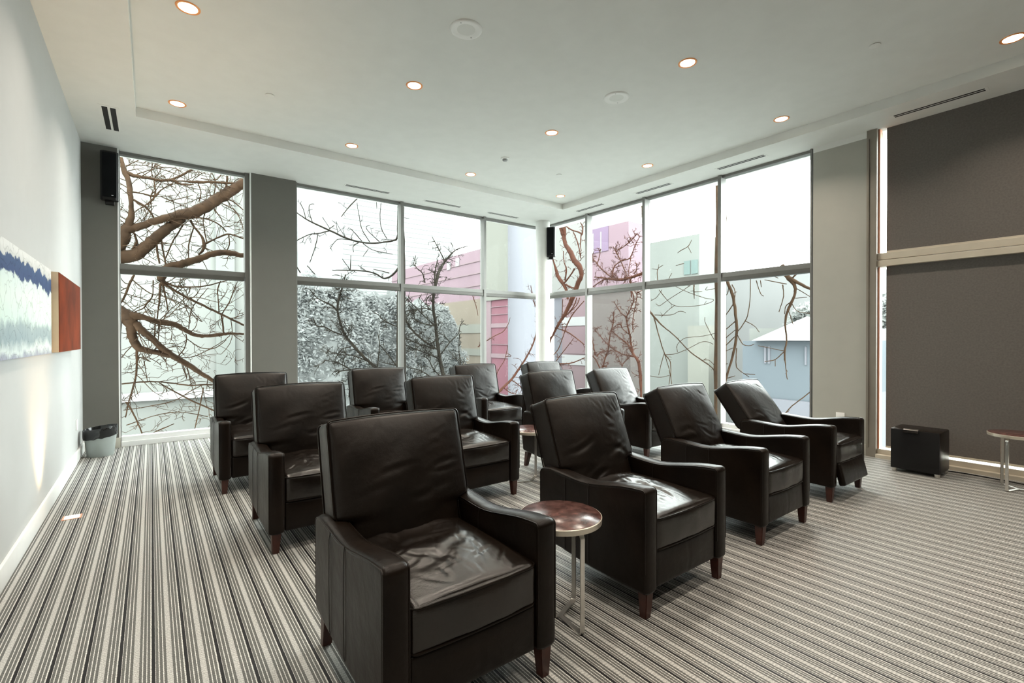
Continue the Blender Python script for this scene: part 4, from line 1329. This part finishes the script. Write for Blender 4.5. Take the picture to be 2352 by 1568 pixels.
# tree 4, upright sapling in the middle window
T = Tree('Y', 11.2, 4, rmin=.007); T.mul = 1.7
T.chain(CD, [(1460, 1250, 22), (1420, 1000, 20), (1385, 890, 18), (1345, 700, 17), (1325, 560, 15), (1310, 400, 14), (1290, 250, 13), (1295, 130, 13), (1310, 60, 15), (1345, -70, 14), (1400, -160, 10), (1500, -265, 6), (1640, -305, 3)], 10, .25)
T.chain(CC, [(1340, 880, 8), (1390, 800, 7), (1350, 700, 4), (1280, 570, 3)], 8, .15); T.chain(CC, [(1215, 990, 6), (1190, 900, 5), (1130, 840, 4), (1130, 740, 3)], 10, .16)
T.chain(CC, [(1300, 990, 8), (1310, 880, 6), (1330, 780, 5)], 10, .16); T.chain(CC, [(1490, 700, 4), (1450, 620, 3)], 5, .15)
T.chain(CD, [(1320, 640, 8), (1200, 560, 8), (1110, 480, 9), (1040, 370, 8), (1025, 240, 5)], 14, .26)
for q in ([(1285, 290, 5), (1220, 270), (1130, 280), (1030, 300)], [(1310, 430, 5), (1220, 350), (1130, 260), (1050, 180)], [(1330, 720, 6), (1230, 680), (1130, 640), (1030, 600)],
          [(1300, 640, 6), (1180, 600), (1080, 560), (1030, 530)], [(1270, 900, 5), (1200, 850), (1120, 820), (1030, 800)], [(1290, 140, 5), (1240, 170), (1220, 240)], [(1300, 430, 5), (1180, 400), (1090, 350)], [(1320, 560, 5), (1240, 600), (1150, 620), (1130, 720)]):
    T.chain(CD, q, 13, .22)
T.chain(CD, [(1360, 690, 5), (1440, 580, 5), (1520, 500, 4), (1535, 430, 4), (1570, 380, 3)], 5, .18); T.chain(CD, [(1440, 575, 4), (1380, 510), (1330, 500)], 5, .15)
T.chain(CD, [(1545, 1100, 6), (1540, 800, 5), (1525, 650, 4), (1530, 500, 3)], 8, .18); T.chain(CD, [(1540, 780, 4), (1490, 720), (1430, 650)], 6, .15)
T.chain(CD, [(1345, 880, 6), (1290, 820, 5), (1250, 740, 4), (1200, 700, 3)], 14, .25)
T.done('upright bare sapling in the middle window of the far wall', 'bark_grey', tuple(at(670 + 1460 / 3.97, 640 + 1250 / 3.97, Y=11.2)[0]))

# tree 5, curving stem left of the corner column and across it
T = Tree('Y', 10.0, 5, .2)
T.chain(CD, [(1600, 1400, 16), (1880, 1045, 12), (2000, 920, 11), (2100, 780, 9), (2190, 620, 7), (2230, 480, 6), (2235, 300, 5), (2205, 195, 4), (2180, 60, 3)], 8, .2)
T.chain(CD, [(1700, 620, 5), (1770, 570, 5), (1850, 520, 4), (1930, 480, 4), (1980, 400, 3), (1985, 370, 3)], 4, .15); T.chain(CD, [(1860, 1060, 5), (1870, 870, 4), (1940, 740, 3), (1970, 610, 3)], 6, .15)
T.chain(CC, [(1650, 1110, 4), (1680, 1200), (1700, 1290)], 4, .1); T.chain(CD, [(2000, 920, 5), (2060, 960, 4), (2110, 1010, 3)], 14, .2); T.chain(CD, [(1940, 1000, 5), (2000, 1040, 4), (2090, 1060, 3)], 14, .2)
T.done('reddish bare stem curving up to the right beside the round column', 'bark_glare', tuple(at(670 + 1600 / 3.97, 640 + 1400 / 3.97, Y=10)[0]))

# tree 6, thick trunk right of the column
T = Tree('X', 9.0, 6, .25)
T.chain(CH_, [(-120, 1500, 22), (-60, 1000, 20), (20, 720, 18), (60, 640, 16), (110, 540, 18), (170, 440, 20), (250, 300, 25), (320, 150, 30), (400, -60, 32), (445, -150, 28), (420, -270, 36), (350, -360, 38), (300, -470, 34), (230, -580, 28), (205, -690, 28), (160, -810, 24), (90, -950, 22), (20, -1100, 20)], 6, .22)
T.chain(CG, [(150, 410, 16), (210, 480, 22), (215, 600, 20)], 6, .2); T.chain(CG, [(0, 700, 8), (60, 920, 10), (100, 1050, 18), (130, 1150, 25), (190, 1230, 25), (240, 1330, 20), (260, 1450, 16)], 7, .2)
T.chain(CG, [(215, 1230, 12), (300, 1120, 10), (350, 1040, 12)], 6, .15); T.chain(CG, [(210, 450, 8), (320, 520, 9), (420, 550, 9), (450, 580, 9), (460, 480, 8), (420, 400, 5)], 9, .18)
T.chain(CG, [(200, 800, 6), (210, 950, 6), (240, 1050, 10), (220, 1200, 10)], 8, .18); T.chain(CG, [(330, 540, 6), (380, 650, 8), (410, 760, 8), (430, 900, 6)], 12, .16); T.chain(CG, [(440, 580, 8), (430, 700, 7), (440, 800, 6)], 10, .15)
T.chain(CG, [(230, 1250, 12), (300, 1290, 12), (360, 1300, 8)], 3, .1)
T.chain(CH_, [(380, 140, 7), (340, 250, 7), (260, 350, 6), (190, 420, 6)], 4, .15); T.chain(CH_, [(480, 180, 6), (320, 370, 8), (240, 530, 8), (200, 650, 6), (130, 830, 6), (65, 910, 6)], 3, .2)
T.chain(CH_, [(110, 550, 6), (250, 600, 9), (370, 680, 8), (480, 770, 7)], 7, .16); T.chain(CH_, [(80, 1020, 6), (250, 800, 5), (340, 680, 4)], 5, .15)
T.chain(CH_, [(130, 1030, 10), (300, 1020, 8), (480, 950, 6)], 10, .15); T.chain(CH_, [(190, 160, 6), (170, 420, 5), (70, 620, 5)], 3, .15); T.chain(CH_, [(420, 140, 6), (370, 250, 6), (210, 400, 6)], 3, .15)
T.done('bare tree with a forked brown trunk right of the round column', 'bark_glare', tuple(at(1260 - 120 / 5.87, 660 + 1500 / 5.87, X=9)[0]))

# tree 7, dense bush-like tree behind the second right-hand window
T = Tree('X', 10.2, 7, .3, rmin=.008); T.mul = 2.0
T.chain(CH_, [(1280, 1700, 26), (1240, 1200, 22), (1210, 1000, 20), (1140, 900, 16), (1070, 770, 12), (960, 680, 8), (870, 600, 6)], 9, .2)
T.chain(CH_, [(1140, 890, 12), (1110, 760, 12), (1100, 650, 12), (1060, 500, 10), (1040, 400, 9), (980, 350, 7), (930, 270, 6), (880, 190, 4)], 11, .18)
T.chain(CH_, [(700, 1400, 10), (730, 1110, 10), (760, 960, 10), (800, 850, 10), (830, 640, 9), (870, 480, 8), (880, 320, 5)], 11, .18)
T.chain(CH_, [(1150, 935, 9), (1000, 900, 8), (900, 850, 7), (800, 770, 7), (720, 680, 5), (610, 560, 4)], 12, .18)
T.chain(CH_, [(800, 850, 7), (700, 870, 7), (640, 920, 9), (590, 700, 5)], 10, .18); T.chain(CH_, [(780, 1250, 9), (700, 1110, 9), (640, 980, 9), (580, 910, 7)], 8, .18)
T.chain(CH_, [(1100, 640, 7), (1000, 560, 6), (960, 490, 6), (870, 540, 4)], 12, .16); T.chain(CH_, [(1050, 400, 7), (1110, 280, 8), (1150, 150, 8), (1120, 30, 7), (1100, -100, 7)], 13, .16)
T.chain(CH_, [(1140, 600, 7), (1140, 420, 6), (1180, 200, 6), (1200, 60, 6)], 13, .16); T.chain(CH_, [(980, 1300, 7), (990, 1060, 6), (1100, 930, 6)], 8, .16); T.chain(CH_, [(990, 1060, 5), (940, 950, 5), (880, 870, 4)], 8, .15)
T.chain(CG, [(1300, 1080, 20), (1240, 1110, 20), (1100, 1160, 18), (950, 1190, 20), (800, 1170, 12), (620, 1150, 7)], 12, .2)
T.chain(CG, [(880, 1180, 10), (720, 1050, 9), (620, 930, 7), (590, 900, 5)], 11, .18); T.chain(CG, [(860, 1170, 10), (860, 1090, 12), (900, 990, 9), (1000, 930, 8), (1100, 890, 8), (1170, 720, 6), (1230, 600, 5)], 10, .18)
T.chain(CG, [(1060, 1150, 8), (980, 950, 8), (910, 810, 8), (870, 740, 5)], 10, .16); T.chain(CG, [(910, 810, 6), (1080, 690, 7), (1200, 560, 6)], 13, .18)
T.chain(CG, [(1070, 1130, 6), (1110, 890, 6)], 6, .15); T.chain(CG, [(1150, 1110, 9), (1190, 1040, 7), (1180, 960, 5)], 12, .15); T.chain(CG, [(870, 1180, 9), (740, 1190, 8), (600, 1280, 6)], 12, .16)
T.chain(CG, [(650, 1010, 7), (690, 850, 6), (700, 770, 4)], 8, .14); T.chain(CG, [(1100, 1160, 14), (1110, 1300, 12), (1120, 1420, 9)], 8, .15)
T.done('dense reddish bare tree behind the second right-hand window', 'bark_glare', tuple(at(1260 + 1280 / 5.87, 660 + 1700 / 5.87, X=10.2)[0]))

# tree 8, hanging boughs in the third and fourth right-hand windows
T = Tree('X', 9.2, 8, .2, rmin=.006)
T.chain(CP, [(1652, 1150, 13), (1655, 900, 13), (1654, 640, 12), (1654, 420, 11), (1640, 250, 10), (1560, 120, 8), (1481, 300, 7), (1481, 520, 6), (1481, 680, 3.2), (1492, 714, 2.6)])
T.chain(CH_, [(1290, 250, 16), (1355, 310, 14), (1420, 390, 13), (1530, 510, 9), (1700, 650, 7), (1880, 840, 7), (2050, 970, 8), (2180, 1060, 7), (2230, 1120, 5), (2240, 1200, 4)], 1.5, .1)
T.chain(CH_, [(1420, 390, 9), (1480, 620, 7), (1560, 880, 7), (1640, 1000, 6), (1650, 1180, 5), (1665, 1330, 4)], 1.2, .1); T.chain(CH_, [(1560, 890, 5), (1600, 1010, 5), (1640, 1180, 5), (1620, 1320, 4)])
for q in ([(1570, 910, 5), (1720, 890), (1870, 830), (2050, 740), (2150, 735), (2220, 765)], [(1430, 370, 5), (1650, 370), (1770, 320), (1850, 340)],
          [(1490, 30, 5), (1610, 180), (1720, 250), (1900, 255), (2100, 230), (2230, 170), (2100, 140), (1900, 70), (1740, 0), (1650, -60)], [(1930, -60, 5), (1870, 0), (1620, 160), (1500, 245), (1450, 220)],
          [(1740, 870, 4), (1730, 800), (1760, 740), (1850, 680), (2050, 660), (2240, 620)], [(1360, 1190, 4), (1500, 1210), (1630, 1185)], [(1555, 900, 5), (1520, 1030), (1485, 1180)], [(2080, 980, 5), (2160, 980), (2230, 1040)],
          [(2230, 700, 4), (2160, 570), (2110, 460), (2110, 400)], [(1700, 240, 4), (1600, 320), (1520, 400)], [(1960, -40, 9), (1960, 60, 8), (1965, 150, 3)], [(1960, 60, 6), (2070, 55, 4)], [(2240, 15, 4), (2120, 35), (2140, -10)], [(1380, 180, 4), (1460, 130), (1530, 30)]):
    T.chain(CH_, q, 1.5, .08)
for q in ([(1470, 1250, 6), (1470, 1180, 6), (1470, 1050, 5), (1545, 990, 3)], [(1470, 1050, 4), (1395, 1040, 3)], [(1480, 1050, 3), (1485, 980, 3)], [(1740, 825, 4), (1790, 790, 5), (1880, 740, 5), (1930, 650, 3)], [(1880, 740, 4), (1925, 825, 3)], [(1660, 560, 3), (1710, 450, 3), (1770, 520, 3), (1800, 590, 3)], [(1620, 1180, 4), (1660, 1100, 3)]):
    T.chain(CG, q)
T.chain(CM, [(735, 60, 14), (790, 200, 14), (840, 330, 14), (865, 500, 13), (875, 650, 13), (860, 800, 12), (820, 960, 10), (780, 1090, 10), (760, 1180, 8)], 2, .1)
for q in ([(890, 660, 5), (970, 540, 5), (1000, 380), (1005, 180), (1000, 60)], [(955, 565, 4), (1040, 610), (1090, 670)], [(885, 700, 5), (930, 780), (990, 800), (1040, 785)], [(875, 820, 5), (870, 980), (900, 1030), (990, 1095)], [(940, 1065, 4), (1050, 1072, 4)],
          [(845, 400, 5), (765, 520, 4)], [(860, 570, 5), (765, 650, 4)], [(860, 650, 4), (765, 730, 4)], [(860, 710, 4), (770, 800, 4)], [(840, 820, 4), (770, 850, 3)], [(790, 970, 4), (765, 975, 3)], [(830, 220, 5), (860, 290), (850, 380)], [(780, 1110, 4), (860, 1085, 3)],
          [(800, 210, 4), (790, 300), (760, 330)], [(1270, 160, 3), (1200, 130)], [(1060, 180, 4), (1100, 300), (1130, 330)], [(1100, 180, 4), (1110, 245)]):
    T.chain(CM, q)
T.chain(CM, [(1300, 40, 22), (1360, 150, 22), (1420, 220, 16), (1430, 300, 12), (1390, 400, 13), (1350, 500, 11), (1335, 600, 9), (1350, 750, 7), (1330, 860, 9), (1340, 1000, 4), (1355, 1120, 4)], 1.5, .08)
T.chain(CM, [(1370, 150, 16), (1450, 200, 15), (1590, 270, 12), (1750, 340, 14)], 3, .1)
for q in ([(1330, 850, 4), (1230, 830), (1080, 800)], [(1320, 860, 5), (1240, 930), (1140, 950)], [(1400, 400, 4), (1450, 470), (1570, 495)], [(1350, 215, 5), (1140, 175, 3)], [(1310, 220, 5), (1320, 330), (1275, 480)], [(1430, 250, 4), (1590, 345, 3)],
          [(1370, 470, 4), (1410, 600, 3)], [(1430, 350, 3), (1540, 340, 3)], [(1330, 860, 4), (1325, 940, 3)], [(1240, 930, 3), (1240, 995, 3)], [(1380, 390, 5), (1340, 430), (1330, 500)], [(1500, 60, 8), (1400, 160, 8)], [(300, 40, 3), (375, 20, 3)]):
    T.chain(CM, q)
T.chain(CM, [(1280, 1500, 6), (1335, 1440, 5), (1400, 1370, 5), (1480, 1310, 5), (1600, 1215, 5), (1720, 1130, 6)], 1, .1)
# feeder limbs: from the stem at the mullion over the top of the view to the boughs
for tgt, r in ((CM[0] + 735 / CM[2], 3), (CM[0] + 1000 / CM[2], 1.5), (CM[0] + 1300 / CM[2], 5)):
    pass
T.chain(CP, [(1652, 600, 4), (1655, 616, 4), (1658, 620, 3.5)])
T.done('bare tree hanging long curved twigs across the two widest right-hand windows', 'bark', tuple(at(1652, 1150, X=9.2)[0]))
